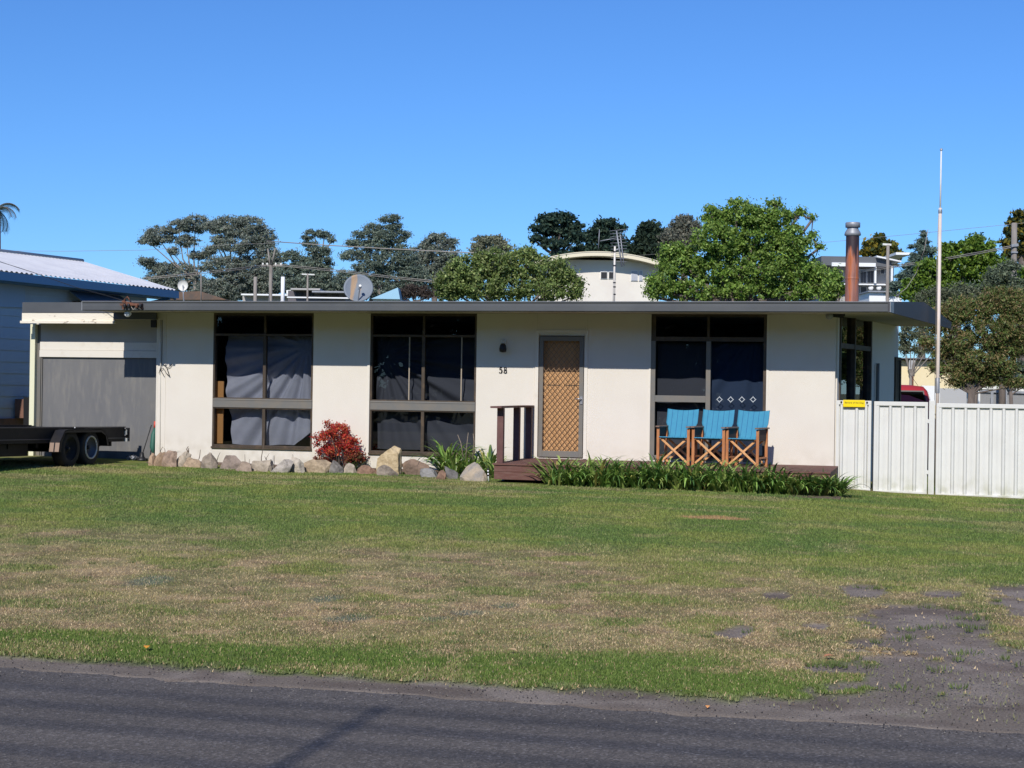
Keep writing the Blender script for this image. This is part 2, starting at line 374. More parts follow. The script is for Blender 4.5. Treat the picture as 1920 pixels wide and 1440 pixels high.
M['earth'] = mat('far_ground', (.10,.13,.05), .95, (.18,.16,.09), .3)
tag(MB().box(-900,900,-18.5,1500,-.12,-.035).build('ground', M['earth']), kind='structure')
tag(MB().box(-900,900,-900,-18.5,-.12,-.022).build('ground', M['earth']), kind='structure')
def roadmat():
    m, nt, b = newmat('asphalt'); L = nt.links.new; g = N(nt, 'ShaderNodeNewGeometry')
    v = N(nt, 'ShaderNodeTexVoronoi', Scale=95); L(g.outputs['Position'], v.inputs['Vector'])
    cr = N(nt, 'ShaderNodeValToRGB'); e = cr.color_ramp.elements; e[0].position = 0; e[0].color = (.108,.092,.080,1); e[1].position = 1; e[1].color = (.235,.215,.20,1)
    x = e.new(.75); x.color = (.136,.118,.103,1); x = e.new(.12); x.color = (.068,.060,.054,1)
    L(v.outputs['Color'], cr.inputs[0])
    mp = N(nt, 'ShaderNodeMapping'); mp.inputs['Scale'].default_value = (.25,1.3,1); L(g.outputs['Position'], mp.inputs[0])
    nz = N(nt, 'ShaderNodeTexNoise', Scale=1.6, Detail=8); L(mp.outputs[0], nz.inputs['Vector'])
    mr = N(nt, 'ShaderNodeMapRange'); mr.inputs[1].default_value = .3; mr.inputs[2].default_value = .7; mr.inputs[3].default_value = .8; mr.inputs[4].default_value = 1.2; L(nz.outputs[0], mr.inputs[0])
    mx = N(nt, 'ShaderNodeMix', data_type='RGBA', blend_type='MULTIPLY'); mx.inputs[0].default_value = 1; L(cr.outputs[0], mx.inputs[6]); L(mr.outputs[0], mx.inputs[7])
    L(mx.outputs[2], b.inputs['Base Color']); b.inputs['Roughness'].default_value = .85; b.inputs['Specular IOR Level'].default_value = .25
    bp = N(nt, 'ShaderNodeBump', Strength=.6, Distance=.006); L(v.outputs['Distance'], bp.inputs['Height']); L(bp.outputs[0], b.inputs['Normal'])
    return m
rx = np.linspace(-60, 60, 800); rb = MB()
vs = []; 
for x in rx: vs += [(x, -25.2, -.012), (x, -18.4, -.003), (x, ROADY+.10+.06*math.sin(x*1.3)+.05*math.sin(x*4.1+1)+.03*math.sin(x*11), -.001)]
fs = []
for i in range(len(rx)-1):
    for k in range(2): a = i*3+k; fs.append((a, a+3, a+4, a+1))
rb.add(vs, fs); tag(rb.build('road', roadmat()), kind='structure')

# ------------------------------------------------------------ grass blades
def grass():
    n = 900000
    # spread evenly over the picture plane's depth so that near turf is dense
    t = 1/np.sqrt(rng.uniform(1/27.5**2*1.0, 1/7.2**2, n)); t = np.where(rng.random(n) < .35, rng.uniform(8, 27, n), t)
    u = rng.uniform(-1010, 1010, n)/F
    fx, fy = -math.sin(TH), math.cos(TH); rx_, ry_ = math.cos(TH), math.sin(TH)
    X = CAM.x+t*fx+u*t*rx_; Y = CAM.y+t*fy+u*t*ry_
    k = (Y > ROADY+.15) & (Y < .25) & ((Y < -.35) | (X < -6.6)) & ~((X > .2) & (X < 5.5) & (Y > -2.3)); X, Y, t = X[k], Y[k], t[k]
    c, st, di, tn = ground_col(X, Y, True)
    keep = rng.random(len(X)) > np.clip(di*1.3, 0, .985); X, Y, t, c, st, tn = X[keep], Y[keep], t[keep], c[keep], st[keep], tn[keep]; n = len(X)
    L_ = rng.uniform(.009, .021, n)*(1+.035*(t-8))*np.where(rng.random(n) < .03, 1.7, 1); w = rng.uniform(.0020, .0042, n)*(.8+t/13)
    L_ = L_*(1-.35*tn)
    a = rng.uniform(0, 2*np.pi, n); lean = rng.uniform(.2, 1.3, n)
    lean = np.where(st > .5, lean+.5, lean)
    z = hz(X, Y)+.016
    dx, dy = np.cos(a), np.sin(a); b = a+rng.uniform(-1.2,1.2,n)+np.pi/2
    p0 = np.stack([X-np.cos(b)*w, Y-np.sin(b)*w, z-.004], 1); p1 = np.stack([X+np.cos(b)*w, Y+np.sin(b)*w, z-.004], 1)
    p2 = np.stack([X+dx*L_*np.sin(lean), Y+dy*L_*np.sin(lean), z+L_*np.cos(lean)*.9+.003], 1)
    V = np.stack([p0, p1, p2], 1).reshape(-1, 3)
    # each blade: green or straw, chosen by how dry the turf is there
    dry = rng.random(n) < st*.75+.06
    g = lerp(np.array([.150,.215,.055])[None], np.array([.27,.30,.085])[None], rng.random(n)); g = g*.45+c*1.22*.55
    s = lerp(np.array([.80,.63,.38])[None], np.array([.33,.225,.125])[None], rng.random(n)**.7)
    mf = (np.clip((t-9)/11, 0, .72))[:, None]; cc = np.where(dry[:, None], s, g)*rng.uniform(.75, 1.25, n)[:, None]; cc = cc*(1-mf)+c*1.32*mf*rng.uniform(.9,1.1,n)[:, None]
    npmesh('grass', V, 3, np.repeat(cc, 3, 0), M['grassm']).update_tag()
    o = bpy.data.objects['grass']; tag(o, kind='stuff')
M['grassm'] = leafmat('grass_blade', .7, .25, .15)
grass()
# greener weed tufts in and around the dry belt and the sand
def tuft_mesh(nb, L0, rad, cols):
    V = []; C = []
    for i in range(nb):
        a = random.uniform(0, 6.28); r = rad*math.sqrt(random.random()); x, y = r*math.cos(a), r*math.sin(a)
        h = L0*random.uniform(.5, 1.1); b = random.uniform(0, 6.28); w = .004; l = random.uniform(.2, 1.0)
        V += [(x-w*math.cos(b), y-w*math.sin(b), -.01), (x+w*math.cos(b), y+w*math.sin(b), -.01), (x+h*math.sin(l)*math.cos(a), y+h*math.sin(l)*math.sin(a), h*math.cos(l))]
        c = random.choice(cols); f = random.uniform(.7, 1.2); C += [tuple(q*f for q in c)]*3
    return np.array(V), np.array(C)
Vs = []; Cs = []
for i in range(330):
    if i < 60: px, py = random.choice([(470,1245),(880,1215),(1560,1250),(1790,1180),(1600,1060),(1420,1190),(1600,1200),(1650,1100),(1740,1130),(1850,1150)]); X, Y = P2(px+random.gauss(0,45), py+random.gauss(0,9))
    else: X, Y = P2(random.uniform(0,1920), random.uniform(980, 1300))
    if Y < ROADY+.35: continue
    V_, C_ = tuft_mesh(26, .030, random.uniform(.03,.09), [(.09,.14,.04),(.14,.19,.06),(.18,.22,.09)]); 
    Vs.append(V_+np.array([X, Y, hzs(X, Y)+.02])); Cs.append(C_)
tag(npmesh('grass_tufts', np.concatenate(Vs), 3, np.concatenate(Cs), M['grassm']), kind='stuff')
# grit along the seal edge and on the sand
Vs = []; Cs = []
for i in range(5200):
    if i < 3200: X = random.uniform(-2, 10); Y = ROADY+random.gauss(.10, .22)
    elif i < 4400: X, Y = P2(random.uniform(1640,1930), random.uniform(1150,1340))
    else: X = random.uniform(1, 9); Y = ROADY-random.uniform(0, 3.)
    s = random.uniform(.002, .0065) if i < 4400 else random.uniform(.0015,.004); z = max(hzs(X, Y), 0)+.002+(.016 if Y > -17.7 else 0); a = random.uniform(0, 6)
    q = [Vector((math.cos(a+k*2.09)*s, math.sin(a+k*2.09)*s, 0)) for k in range(3)]+[Vector((0,0,s*1.2))]
    for f in ((0,1,3),(1,2,3),(2,0,3)):
        for j in f: Vs.append(q[j]+Vector((X, Y, z)))
    c = random.choice([(.22,.2,.19),(.16,.145,.14),(.27,.25,.23),(.09,.08,.08),(.05,.045,.045)]); Cs += [c]*9
tag(npmesh('gravel', np.array([tuple(v) for v in Vs]), 3, np.array(Cs), M['grassm']), kind='stuff')
# fallen leaves
def leaf_thing(px, py, s, c, label, cat='leaf'):
    X, Y = P2(px, py); z = hzs(X, Y)+.04 if Y > -17.8 else .006
    mb = MB(); a = random.uniform(0, 3)
    pts = [(0,-s),( s*.6,-s*.2),(s*.4,s*.6),(0,s),(-s*.5,s*.4),(-s*.6,-s*.3)]
    mb.poly([(X+p[0]*math.cos(a)-p[1]*math.sin(a), Y+p[0]*math.sin(a)+p[1]*math.cos(a), z+.018*abs(p[0])/s) for p in pts], (0,0,.0015))
    tag(mb.build('fallen_leaf', mat('leaf_litter', c, .7)), label, cat)
leaf_thing(275,1228,.032,(.65,.28,.03), 'bright orange fallen leaf on the grass near the road edge at left')
leaf_thing(1327,1329,.02,(.6,.28,.1), 'small tan leaf lying on the gravel edge of the road')
leaf_thing(960,1233,.035,(.55,.38,.2), 'pale dry leaf lying on the dry lawn near the middle')
leaf_thing(1555,1244,.038,(.45,.2,.1), 'reddish brown dry leaf on the turf left of the sandy patch')

# ------------------------------------------------------------ THE HOUSE
SOF = 2.82; DK = .41
wx0, wx1 = -6.51, 5.31
SD = Vector((.19, 1, 0)); SD.normalize()          # direction of the splayed end wall
cor = Vector((wx1, 0, 0)); far = cor + SD*4.8
house = empty('house', (-.6, 2, .1), 'single storey cream house number 58 with flat grey roof line and tall dark windows', 'house')
W1 = (-5.44, -3.56); W2 = (-2.515, -.625); DR = (.455, 1.235); W3 = (2.345, 4.225)
SILL1 = .475; SILL2 = .435
def holes_wall():
    mb = MB(); T = .14
    def seg(x0, x1, z0, z1, y0=0): mb.box(x0, x1, y0, T, z0, z1)
    seg(wx0, W1[0], .04, SOF+.04); seg(W1[0], W1[1], .04, SILL1)
    seg(W1[1], W2[0], .04, SOF+.04); seg(W2[0], W2[1], .04, SILL2)
    seg(W2[1], DR[0], .04, SOF+.04); seg(DR[0], DR[1], 2.46, SOF+.04); seg(DR[0], DR[1], .04, DK+.02)
    seg(DR[1], W3[0], .04, SOF+.04); seg(W3[0], W3[1], .04, DK+.02)
    seg(W3[1], wx1, .04, SOF+.04)
    return mb
holes_wall().build('wall', M['cream'], house)
# cover strips and sheet joints
mb = MB()
for x, z0, z1 in ((fac(310,700).x, .12, 2.8), (fac(1010,600).x-.03, 2.46, 2.8), (fac(1101,600).x, .42, 2.8), (fac(1001,700).x,.42,1.93)):
    mb.box(x-.009, x+.009, -.008, .002, z0, z1)
mb.box(W2[0]-.045, W2[0], -.022, .0, .12, 2.8); mb.box(W3[0]-.03, W3[0], -.015, 0, .42, 2.8); mb.box(W3[1], W3[1]+.035, -.015, 0, .42, 2.8)
mb.box(DR[0]-.055, DR[0], -.02, 0, .42, 2.5); mb.box(DR[1], DR[1]+.055, -.02, 0, .42, 2.5); mb.box(DR[0]-.055, DR[1]+.055, -.02, 0, 2.5, 2.55)

for i in range(0, len(mb.v), 8): MB().add(mb.v[i:i+8], [(0,3,2,1),(4,5,6,7),(0,1,5,4),(1,2,6,5),(2,3,7,6),(3,0,4,7)]).build('cover_strip', M['cream_trim'], house)
# side wall (splayed), with tall window
nrm = Vector((SD.y, -SD.x, 0))
def sidebox(mb, a, b, z0, z1, o0=-.14, o1=0):
    p = [cor+SD*a+nrm*o0, cor+SD*b+nrm*o0, cor+SD*b+nrm*o1, cor+SD*a+nrm*o1]
    mb.poly([(q.x, q.y, z0) for q in p], (0, 0, z1-z0))
def at_side(px):       # distance along the splayed wall of a picture column
    d = ray(px, 680); best = None
    for i in range(600):
        s = i*.01; q = cor+SD*s - CAM; 
        px_ = 960+F*(RM.transposed()@Vector((q.x, q.y, 0))).x/-(RM.transposed()@Vector((q.x, q.y, 0))).z
        if px_ >= px: return s
    return 6
sA, sB, sC = at_side(1571)+.02, at_side(1632), 4.8
mb = MB(); sidebox(mb, .145, .26, .04, SOF+.04); sidebox(mb, sB, sC, .04, SOF+.04); sidebox(mb, .26, sB, .04, .45)
mb.build('wall', M['stucco_side'] if 'stucco_side' in M else M['cream'], house)
mb = MB()
for a in (.26, at_side(1600), sB-.07): sidebox(mb, a, a+.07, .45, SOF, -.12, .02)
sidebox(mb, .33, sB-.07, 2.30, 2.38, -.1, .012); sidebox(mb, .33, sB-.07, .45, .53, -.1, .012)
wf = mb.build('window', M['frame_brown'], house); wf['label'] = 'tall dark glazed window in the shaded end wall'
mb = MB(); sidebox(mb, .33, sB-.07, .53, SOF, -.06, -.05); mb.build('pane', M['glass_side'], wf)
mb = MB(); a = at_side(1676); sidebox(mb, a, a+.10, .6, 2.25, 0, .03); sidebox(mb, a+.42, a+.5, .6, 2.25, 0, .03); sidebox(mb, a+.10, a+.42, .6,.66,0,.03); sidebox(mb, a+.10,a+.42,2.19,2.25,0,.03)
wf = mb.build('window', M['frame_brown'], house); mb = MB(); sidebox(mb, a+.10, a+.42, .66, 2.19, 0, .012); mb.build('pane', M['black'], wf)
mb = MB(); a = at_side(1640); mb.tube([cor+SD*a+nrm*.05+Vector((0,0,z)) for z in (1.0,1.4,1.8,2.1)], .03); mb.build('downpipe', M['frame_grey'], house)
# back and left walls, floor inside
mb = MB(); mb.box(-9.2, far.x-.1, 4.62, 4.76, .0, SOF); mb.box(-9.2, -9.06, .45, 4.62, 0, SOF); mb.build('wall', M['cream'], house)
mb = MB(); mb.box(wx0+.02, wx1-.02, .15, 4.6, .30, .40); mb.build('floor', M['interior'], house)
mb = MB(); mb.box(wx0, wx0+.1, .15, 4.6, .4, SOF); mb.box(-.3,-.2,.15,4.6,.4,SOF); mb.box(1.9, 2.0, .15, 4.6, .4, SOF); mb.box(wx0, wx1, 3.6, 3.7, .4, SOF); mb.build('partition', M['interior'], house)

# roof: nearly flat, low ridge, end overhang following the splayed wall
rn = Vector((6.14, -1.2, 0)); rf = rn + (Vector((7.12, 4.45, 0))-rn)
def rpt(t): return rn+(rf-rn)*t
rid = rpt(.5); zt = 2.955; zr = 3.075
mb = MB()
L0 = -9.15
a = [(L0,-1.1,zt-.02),(rn.x-.03,-1.17,zt-.02),(rid.x-.03,rid.y,zr),(L0,rid.y,zr)]
mb.poly([(L0,-.08,zt-.0),(-7.33,-.08,zt),(-7.33,-1.18,zt-.02),(rn.x-.03,-1.18,zt-.02),(rid.x-.03,rid.y,zr),(L0,rid.y,zr)], (0,0,-.05))
mb.poly([(L0,rid.y,zr),(rid.x-.03,rid.y,zr),(rf.x-.03,rf.y,2.88),(L0,rf.y+.3,2.88)], (0,0,-.05))
mb.build('roof', M['roof_dark'], house)
mb = MB(); mb.poly([(-7.31,-1.185,SOF),(rn.x-.04,-1.185,SOF),(rf.x-.04,rf.y,SOF),(L0+.02,rf.y,SOF),(L0+.02,.32,SOF),(-7.31,.32,SOF)], (0,0,.03)); mb.build('soffit', M['soffit'], house)
# front gutter: a box with a rolled lip and a groove
g0 = -7.325; g1 = 6.14
def gutter(x0, x1, y, z0, z1):
    pr = [(y+.10,z1-.012),(y,z1-.012),(y-.012,z1),(y-.02,z1-.008),(y-.014,z1-.022),(y-.006,z1-.03),(y-.006,z1-.062),(y-.014,z1-.07),(y-.012,z0+.01),(y,z0),(y+.10,z0)]
    mb = MB(); vs = [(x0,p[0],p[1]) for p in pr]+[(x1,p[0],p[1]) for p in pr]; n = len(pr)
    fs = [(i, i+1, i+1+n, i+n) for i in range(n-1)]+[(n-1,0,n,2*n-1),tuple(range(n)),tuple(range(2*n-1,n-1,-1))]
    return mb.add(vs, fs)
gutter(g0, g1, -1.2, 2.80, 2.955).build('gutter', M['fascia'], house)
mb = MB(); mb.box(g0-.012, g0, -1.215, -1.1, 2.80, 2.957); mb.box(g0, g1, -1.217, -1.200, 2.956, 2.962); mb.build('gutter_lip', M['fascia_lip'], house)
mb = MB()
b3 = [rn+Vector((.0,0,2.80)), rf+Vector((0,0,2.775)), rf+Vector((0,0,2.90)), rid+Vector((0,0,zr+.035)), rn+Vector((0,0,zt+.005))]
mb.poly(b3, Vector((.03,-.006,0))); mb.build('barge_board', M['dark_barge'], house)
mb = MB(); q = rpt(.045); mb.poly([rn+Vector((.032,-.01,2.80)), q+Vector((.032,0,2.80)), q+Vector((.032,0,2.965)), rn+Vector((.032,-.01,2.962))], (.01,0,0)); mb.build('gutter_stop', M['fascia_lip'], house)
# garage end
GY_ = .30; gxl = -9.13
mb = MB(); mb.box(gxl+.1, wx0, GY_+.02, GY_+.14, 2.02, SOF+.15); mb.build('wall', mat('shade_toned_cladding', (.50,.47,.42), .85, (.45,.42,.38), 2), house)  # cladding colour darkened for the shade below the fascia board
mb = MB(); mb.box(-9.0, wx0, GY_+.03, GY_+.15, .10, 2.05); mb.build('garage_door', M['garage'], house)
mb = MB(); mb.box(-9.03, wx0-.002, GY_-.005, GY_+.02, 2.15, 2.30); mb.box(-9.03, wx0-.002, GY_-.02, GY_+.018, 2.02, 2.147); mb.build('lintel_board', M['cream_trim'], house, bevel=.004)
mb = MB(); mb.box(gxl-.07, gxl+.03, GY_-.06, GY_+.06, .12, 2.62); mb.build('corner_post', mat('pale_post_paint', (.72,.70,.50), .6), house, bevel=.004)
mb = MB(); mb.box(gxl+.03, gxl+.1, GY_+.03, GY_+.12, .12, 2.62); mb.box(gxl+.13, gxl+.15, GY_+.0, GY_+.03, .12, 2.02); mb.build('door_jamb', M['frame_grey'], house)
mb = MB(); mb.box(L0, g0-.013, -.12, -.09, 2.812, 3.0); mb.box(g0, wx0+.02, -.12, -.09, 2.70, 2.815); mb.build('garage_fascia', M['fascia'], house)
mb = MB(); mb.box(L0-.01, g0+.02, -.11, -.08, 2.665, 2.808); mb.box(L0-.03, g0+.02, -.14, -.06, 2.62, 2.664); mb.build('fascia_board', M['peel'], house)
mb = MB(); mb.box(L0, wx0, -.085, GY_+.02, 2.70, 2.72); mb.build('soffit', M['soffit'], house)
mb = MB(); mb.box(wx0-.02, wx0, -.005, GY_+.03, .1, SOF); mb.build('wall_return', M['cream_trim'], house)
mb = MB(); mb.box(wx0-.12, wx0-.022, -.05, .1, 2.56, 2.69); mb.build('rainhead', M['black'], house)

# windows
def window(W, sill, rail, trans=(2.42,2.46), mull=None, sash=(), label=None, yb=.05):
    mb = MB(); x0, x1 = W; t = .035
    mb.box(x0, x0+t, .0, .1, sill, SOF); mb.box(x1-t, x1, .0, .1, sill, SOF); mb.box(x0+t, x1-t, .0, .1, sill, sill+.035); mb.box(x0+t, x1-t, 0, .1, SOF-.04, SOF)
    mb.box(x0+t, x1-t, .005, .09, trans[0], trans[1])
    mb.box(mull-.028, mull+.028, .008, .088, sill+.035, rail[0]); mb.box(mull-.028, mull+.028, .008, .088, rail[1], trans[0]); mb.box(mull-.02, mull+.02, .012, .085, trans[1], SOF-.04)
    mb.box(x0+t, x1-t, .004, .05, rail[0]-.022, rail[0]); mb.box(x0+t, x1-t, .004, .05, rail[1], rail[1]+.018)
    w = mb.build('window', M['frame_brown'], house, bevel=.003)
    if label: w['label'] = label
    mb = MB(); mb.box(x0+.01, x1-.01, -.012, .085, rail[0], rail[1]); mb.box(x0+.01, x1-.01, -.018, -.0125, rail[1]-.03, rail[1]-.012); mb.build('transom_rail', M['frame_grey'], w, bevel=.003)
    mb = MB(); mb.box(x0-.005, x1+.005, -.035, .0, sill-.03, sill); mb.build('sill', M['frame_brown'], w)
    for x in sash: MB().box(x-.009, x+.009, .03, .05, rail[1]+.02, trans[0]).build('sash_bar', mat('pale_sash_metal', (.36,.30,.23), .5), w)
    mb = MB(); e = .002
    for (a, b, c_, d) in ((x0+t, mull-.028, sill+.035, rail[0]-.022), (mull+.028, x1-t, sill+.035, rail[0]-.022), (x0+t, mull-.028, rail[1]+.018, trans[0]), (mull+.028, x1-t, rail[1]+.018, trans[0]), (x0+t, mull-.02, trans[1], SOF-.04), (mull+.02, x1-t, trans[1], SOF-.04)):
        m2 = MB(); m2.add([(a-e,yb,c_-e),(b+e,yb,c_-e),(b+e,yb,d+e),(a-e,yb,d+e)], [(0,1,2,3)]); m2.build('pane', M['glass'], w, fix=False)
    return w
m1 = fac(495,700).x; m2_ = fac(793,700).x
window(W1, SILL1, (1.165,1.32), mull=m1, label='window with swagged blue grey curtain inside')
window(W2, SILL2, (1.17,1.325), mull=m2_, sash=(fac(766,700).x, fac(864,700).x), label='window with dark charcoal curtain inside')
# glazed sliding door
mx_ = fac(1327,700).x; mb = MB(); x0, x1 = W3
mb.box(x0, x0+.075, -.005, .1, DK+.02, 2.38); m0 = MB(); m0.box(x0, x0+.075, .002, .1, 2.45, SOF); m0.box(x1-.05, x1, .0, .1, DK+.02, SOF); m0.box(x0+.075, x1-.05, 0, .1, SOF-.035, SOF); m0.box(x0, x1-.05, .002, .1, 2.38, 2.45); m0.box(mx_-.02, mx_+.02, .01, .08, 2.45, SOF-.035)
mb.box(x0+.075, mx_-.03, .0, .06, DK+.02, DK+.10); mb.box(x0+.075, mx_-.03, .0, .06, 1.385, 1.49); mb.box(mx_-.03, mx_+.045, -.004, .062, DK+.02, 2.38); mb.box(mx_+.045, x1-.05, .04, .09, DK+.02, DK+.08)
w3 = mb.build('window', M['frame_grey'], house, bevel=.003); w3['label'] = 'tall glazed sliding door behind the blue chairs'; m0.build('outer_frame', M['frame_brown'], w3)
for (a, b, c_, d) in ((x0+.075, mx_-.03, DK+.1, 1.385), (x0+.075, mx_-.03, 1.49, 2.38), (mx_+.045, x1-.05, DK+.08, 2.38), (x0+.075, mx_-.02, 2.45, SOF-.035), (mx_+.02, x1-.05, 2.45, SOF-.035)):
    yb = .065 if a > mx_ else .03
    MB().add([(a,yb,c_),(b,yb,c_),(b,yb,d),(a,yb,d)], [(0,1,2,3)]).build('pane', M['glass'], w3, fix=False)
for px in (1349,1370,1391,1412):
    p = fac(px, 749, .06); mb = MB(); r = .042; t = .008
    c4 = [(p.x+r,p.z),(p.x,p.z+r),(p.x-r,p.z),(p.x,p.z-r)]
    for i in range(4):
        a = c4[i]; b = c4[(i+1) % 4]; mb.bar((a[0],.060,a[1]), (b[0],.060,b[1]), .003, t, up=(0,-1,0)) if False else mb.bar((a[0],.0605,a[1]), (b[0],.0605,b[1]), t, .003, up=(0,-1,0))
        e = .25; mb.bar((a[0]+(a[0]-p.x)*e,.0600,a[1]+(a[1]-p.z)*e), a and (a[0],.0600,a[1]), t*.8, .002, up=(0,-1,0))
    mb.build('diamond_sticker', M['sticker'], w3)

# curtains: gathered sheets, folds fan out from the tie point
def drape(name, outline, pivot, k, amp, m, Y, label, nx=70, nz=60, plain=0):
    """outline(u,v) -> x,z ; folds by angle about the pivot"""
    vs = []; fs = []
    for j in range(nz+1):
        for i in range(nx+1):
            u = i/nx; v = j/nz; x, z = outline(u, v)
            an = math.atan2(z-pivot[1], x-pivot[0]); d = math.hypot(x-pivot[0], z-pivot[1])
            f = math.sin(an*k+1.2*math.sin(an*3.1))+.45*math.sin(an*k*2.3+2)
            y = Y+amp*f*min(1, d/.5)*(1-plain)+amp*plain*math.sin(x*22+.8*math.sin(z*2))
            vs.append((x, y+.012*math.sin(z*5+x*3), z))
    for j in range(nz):
        for i in range(nx): a = j*(nx+1)+i; fs.append((a, a+1, a+nx+2, a+nx+1))
    mb = MB().add(vs, fs, True); o = mb.build('curtain', m)
    return tag(o, label, 'curtain')
def o1(u, v):
    z = 2.42-(2.42-.52)*v; xl = -5.30+.25*max(0,v-.25)**1.6; xr = -3.60-.16*max(0,(v-.86)/.14)**2
    sag = .05*math.sin(math.pi*min(1,u*1.6))*v
    return xl+(xr-xl)*u, z-sag*.5+.16*v*max(0,(u-.85)/.15)
drape('c', o1, (-3.75, 2.25), 17, .05, M['drape_grey'], .24, 'blue grey curtain hanging in swags inside the leftmost tall window')
def o2(u, v): return -2.47+1.83*u, 2.42-1.93*v
drape('c', o2, (-2.35, 2.1), 15, .045, M['drape_dark'], .24, 'dark charcoal curtain inside the window with two thin sash bars')
def o3(u, v): return (x0+.08)+(mx_-.05-x0-.08)*u, 2.36-1.85*v
drape('c', o3, (x0+.9, 3.2), 9, .015, M['drape_dark'], .2, 'charcoal curtain behind the left leaf of the sliding door')
def o4(u, v): return mx_+.02+(x1-.05-mx_-.02)*u, 2.36-1.85*v
drape('c', o4, (x1-.2, 2.6), 12, .02, M['drape_navy'], .22, 'navy curtain behind the sliding door leaf with white diamonds')
p0 = fac(402, 770, .15); p1 = fac(418, 834, .15)
tag(MB().box(p0.x, p1.x, .14, .17, .52, 1.62).build('timber_board', M['card'], bevel=.003), 'orange tan board standing inside the leftmost tall window', 'board')

# front door: inner timber leaf and security screen
door = MB().box(DR[0]+.02, DR[1]-.02, .08, .12, DK+.02, 2.44).build('door', M['tan_door'], house)
mb = MB(); mb.box(DR[0]+.12, DR[1]-.5+.06, .074, .0795, 1.628, 1.643); mb.box(DR[0]+.42, DR[1]-.1, .074, .0795, 1.628, 1.643); mb.build('panel_groove', M['frame_brown'], door)
mb = MB(); t = .07; dx0, dx1 = DR[0]+.015, DR[1]-.01; z0, z1 = DK+.03, 2.445
mb.box(dx0, dx0+t, -.03, .01, z0, z1); mb.box(dx1-t, dx1, -.03, .01, z0, z1); mb.box(dx0+t, dx1-t, -.03, .01, z1-t*1.1, z1); mb.box(dx0+t, dx1-t, -.03, .01, z0, z0+.10)
scr = mb.build('screen_door', M['frame_grey'], house, bevel=.003)
mb = MB(); ax0, ax1, az0, az1 = dx0+t, dx1-t, z0+.10, z1-t*1.1; sp = .088
def clipbar(x, z, sx, y):
    # a bar of slope +-1.25 through (x, z) clipped to the opening
    k_ = 1.2*sx; ts = []
    lo, hi = -9, 9
    lo = max(lo, min((ax0-x), (ax1-x))); hi = min(hi, max((ax0-x), (ax1-x)))
    za, zb = (az0-z)/k_, (az1-z)/k_; lo = max(lo, min(za, zb)); hi = min(hi, max(za, zb))
    if hi-lo > .01: mb.bar((x+lo, y, z+lo*k_), (x+hi, y, z+hi*k_), .009, .006, up=(0,-1,0))
i = -30
while i < 40: clipbar(ax0+i*sp, az0, 1, -.012); clipbar(ax0+i*sp, az0, -1, -.005); i += 1
mb.build('diamond_grille', M['brass'], scr)
p = fac(1090, 750, -.04); mb = MB(); mb.box(p.x-.02, p.x+.02, -.045, -.03, p.z-.07, p.z+.06); mb.tube([(p.x,-.045,p.z+.02),(p.x,-.085,p.z+.02),(p.x-.09,-.085,p.z+.015)], .011); mb.build('handle', M['steel'], scr)
# wall light, house number, eave lights
p = fac(945, 640); mb = MB(); mb.lathe((p.x, -.0, p.z), [(0,-.03),(.045,-.03),(.045,0)], 16, 'Y'); mb.tube([(p.x,-.02,p.z+.0),(p.x,-.09,p.z+.01),(p.x+.01,-.12,p.z-.04)], .014); wl = mb.build('wall_light', M['offwhite'], house)
mb = MB(); mb.lathe((p.x+.015, -.12, p.z-.13), [(0,.09),(.03,.09),(.05,.06),(.062,0),(.055,-.05),(.0,-.06)], 18); mb.build('lamp_shade', M['black'], wl)
def text(s_, loc, size, m, parent, name, rotz=0, ext=.004, align='CENTER'):
    cu = bpy.data.curves.new(name, 'FONT'); cu.body = s_; cu.size = size; cu.extrude = ext; cu.align_x = align; cu.align_y = 'CENTER'
    to = bpy.data.objects.new('tmp', cu); COL.objects.link(to)
    dg = bpy.context.evaluated_depsgraph_get(); me = bpy.data.meshes.new_from_object(to.evaluated_get(dg)); bpy.data.objects.remove(to)
    Mx = Matrix.Translation(Vector(loc)-WL.get(parent.name, Vector((0,0,0)))) @ Matrix.Rotation(rotz, 4, 'Z') @ Matrix.Rotation(R_(90), 4, 'X')
    me.transform(Mx); me.name = name; return link(name, me, m, parent)
def digit(ch, px):
    # serif numerals drawn as strokes
    p = fac(px, 694, -.01); h = .105; w = .06; mb = MB(); y = -.012
    def st(pts, r): mb.tube([(p.x+q[0]*w, y, p.z+q[1]*h) for q in pts], r, 8)
    if ch == '5':
        st([(.38,.46),(-.2,.44)], [.008,.010]); st([(-.2,.46),(-.26,.08)], [.005,.005])
        st([(-.26,.06),(-.05,.17),(.22,.12),(.40,-.08),(.38,-.30),(.15,-.46),(-.15,-.46),(-.38,-.34)], [.004,.006,.010,.013,.012,.008,.006,.009])
    else:
        st([(.0,.03),(-.28,.14),(-.30,.34),(-.0,.48),(.30,.34),(.28,.14),(.0,.03)], [.006,.010,.009,.006,.009,.010,.006])
        st([(.0,.03),(-.36,-.12),(-.38,-.34),(-.0,-.49),(.38,-.34),(.36,-.12),(.0,.03)], [.007,.011,.012,.006,.012,.011,.007])
    mb.build('house_number', M['black'], house)
digit('5', 938.5); digit('8', 947.5)
# spotlight under the right eave
p = fac(1555, 592, -.25); mb = MB(); mb.lathe((p.x, p.y, p.z), [(0,-.06),(.05,-.05),(.06,0),(.045,.06),(.02,.09)], 16, 'Y'); sl = mb.build('flood_light', M['galv'], house)
mb = MB(); mb.box(p.x-.03, p.x+.24, -.24, -.18, SOF-.035, SOF-.002); mb.bar((p.x+.03,-.2,p.z), (p.x+.22,-.2,p.z-.02), .03, .03); mb.build('bracket', M['black'], sl)

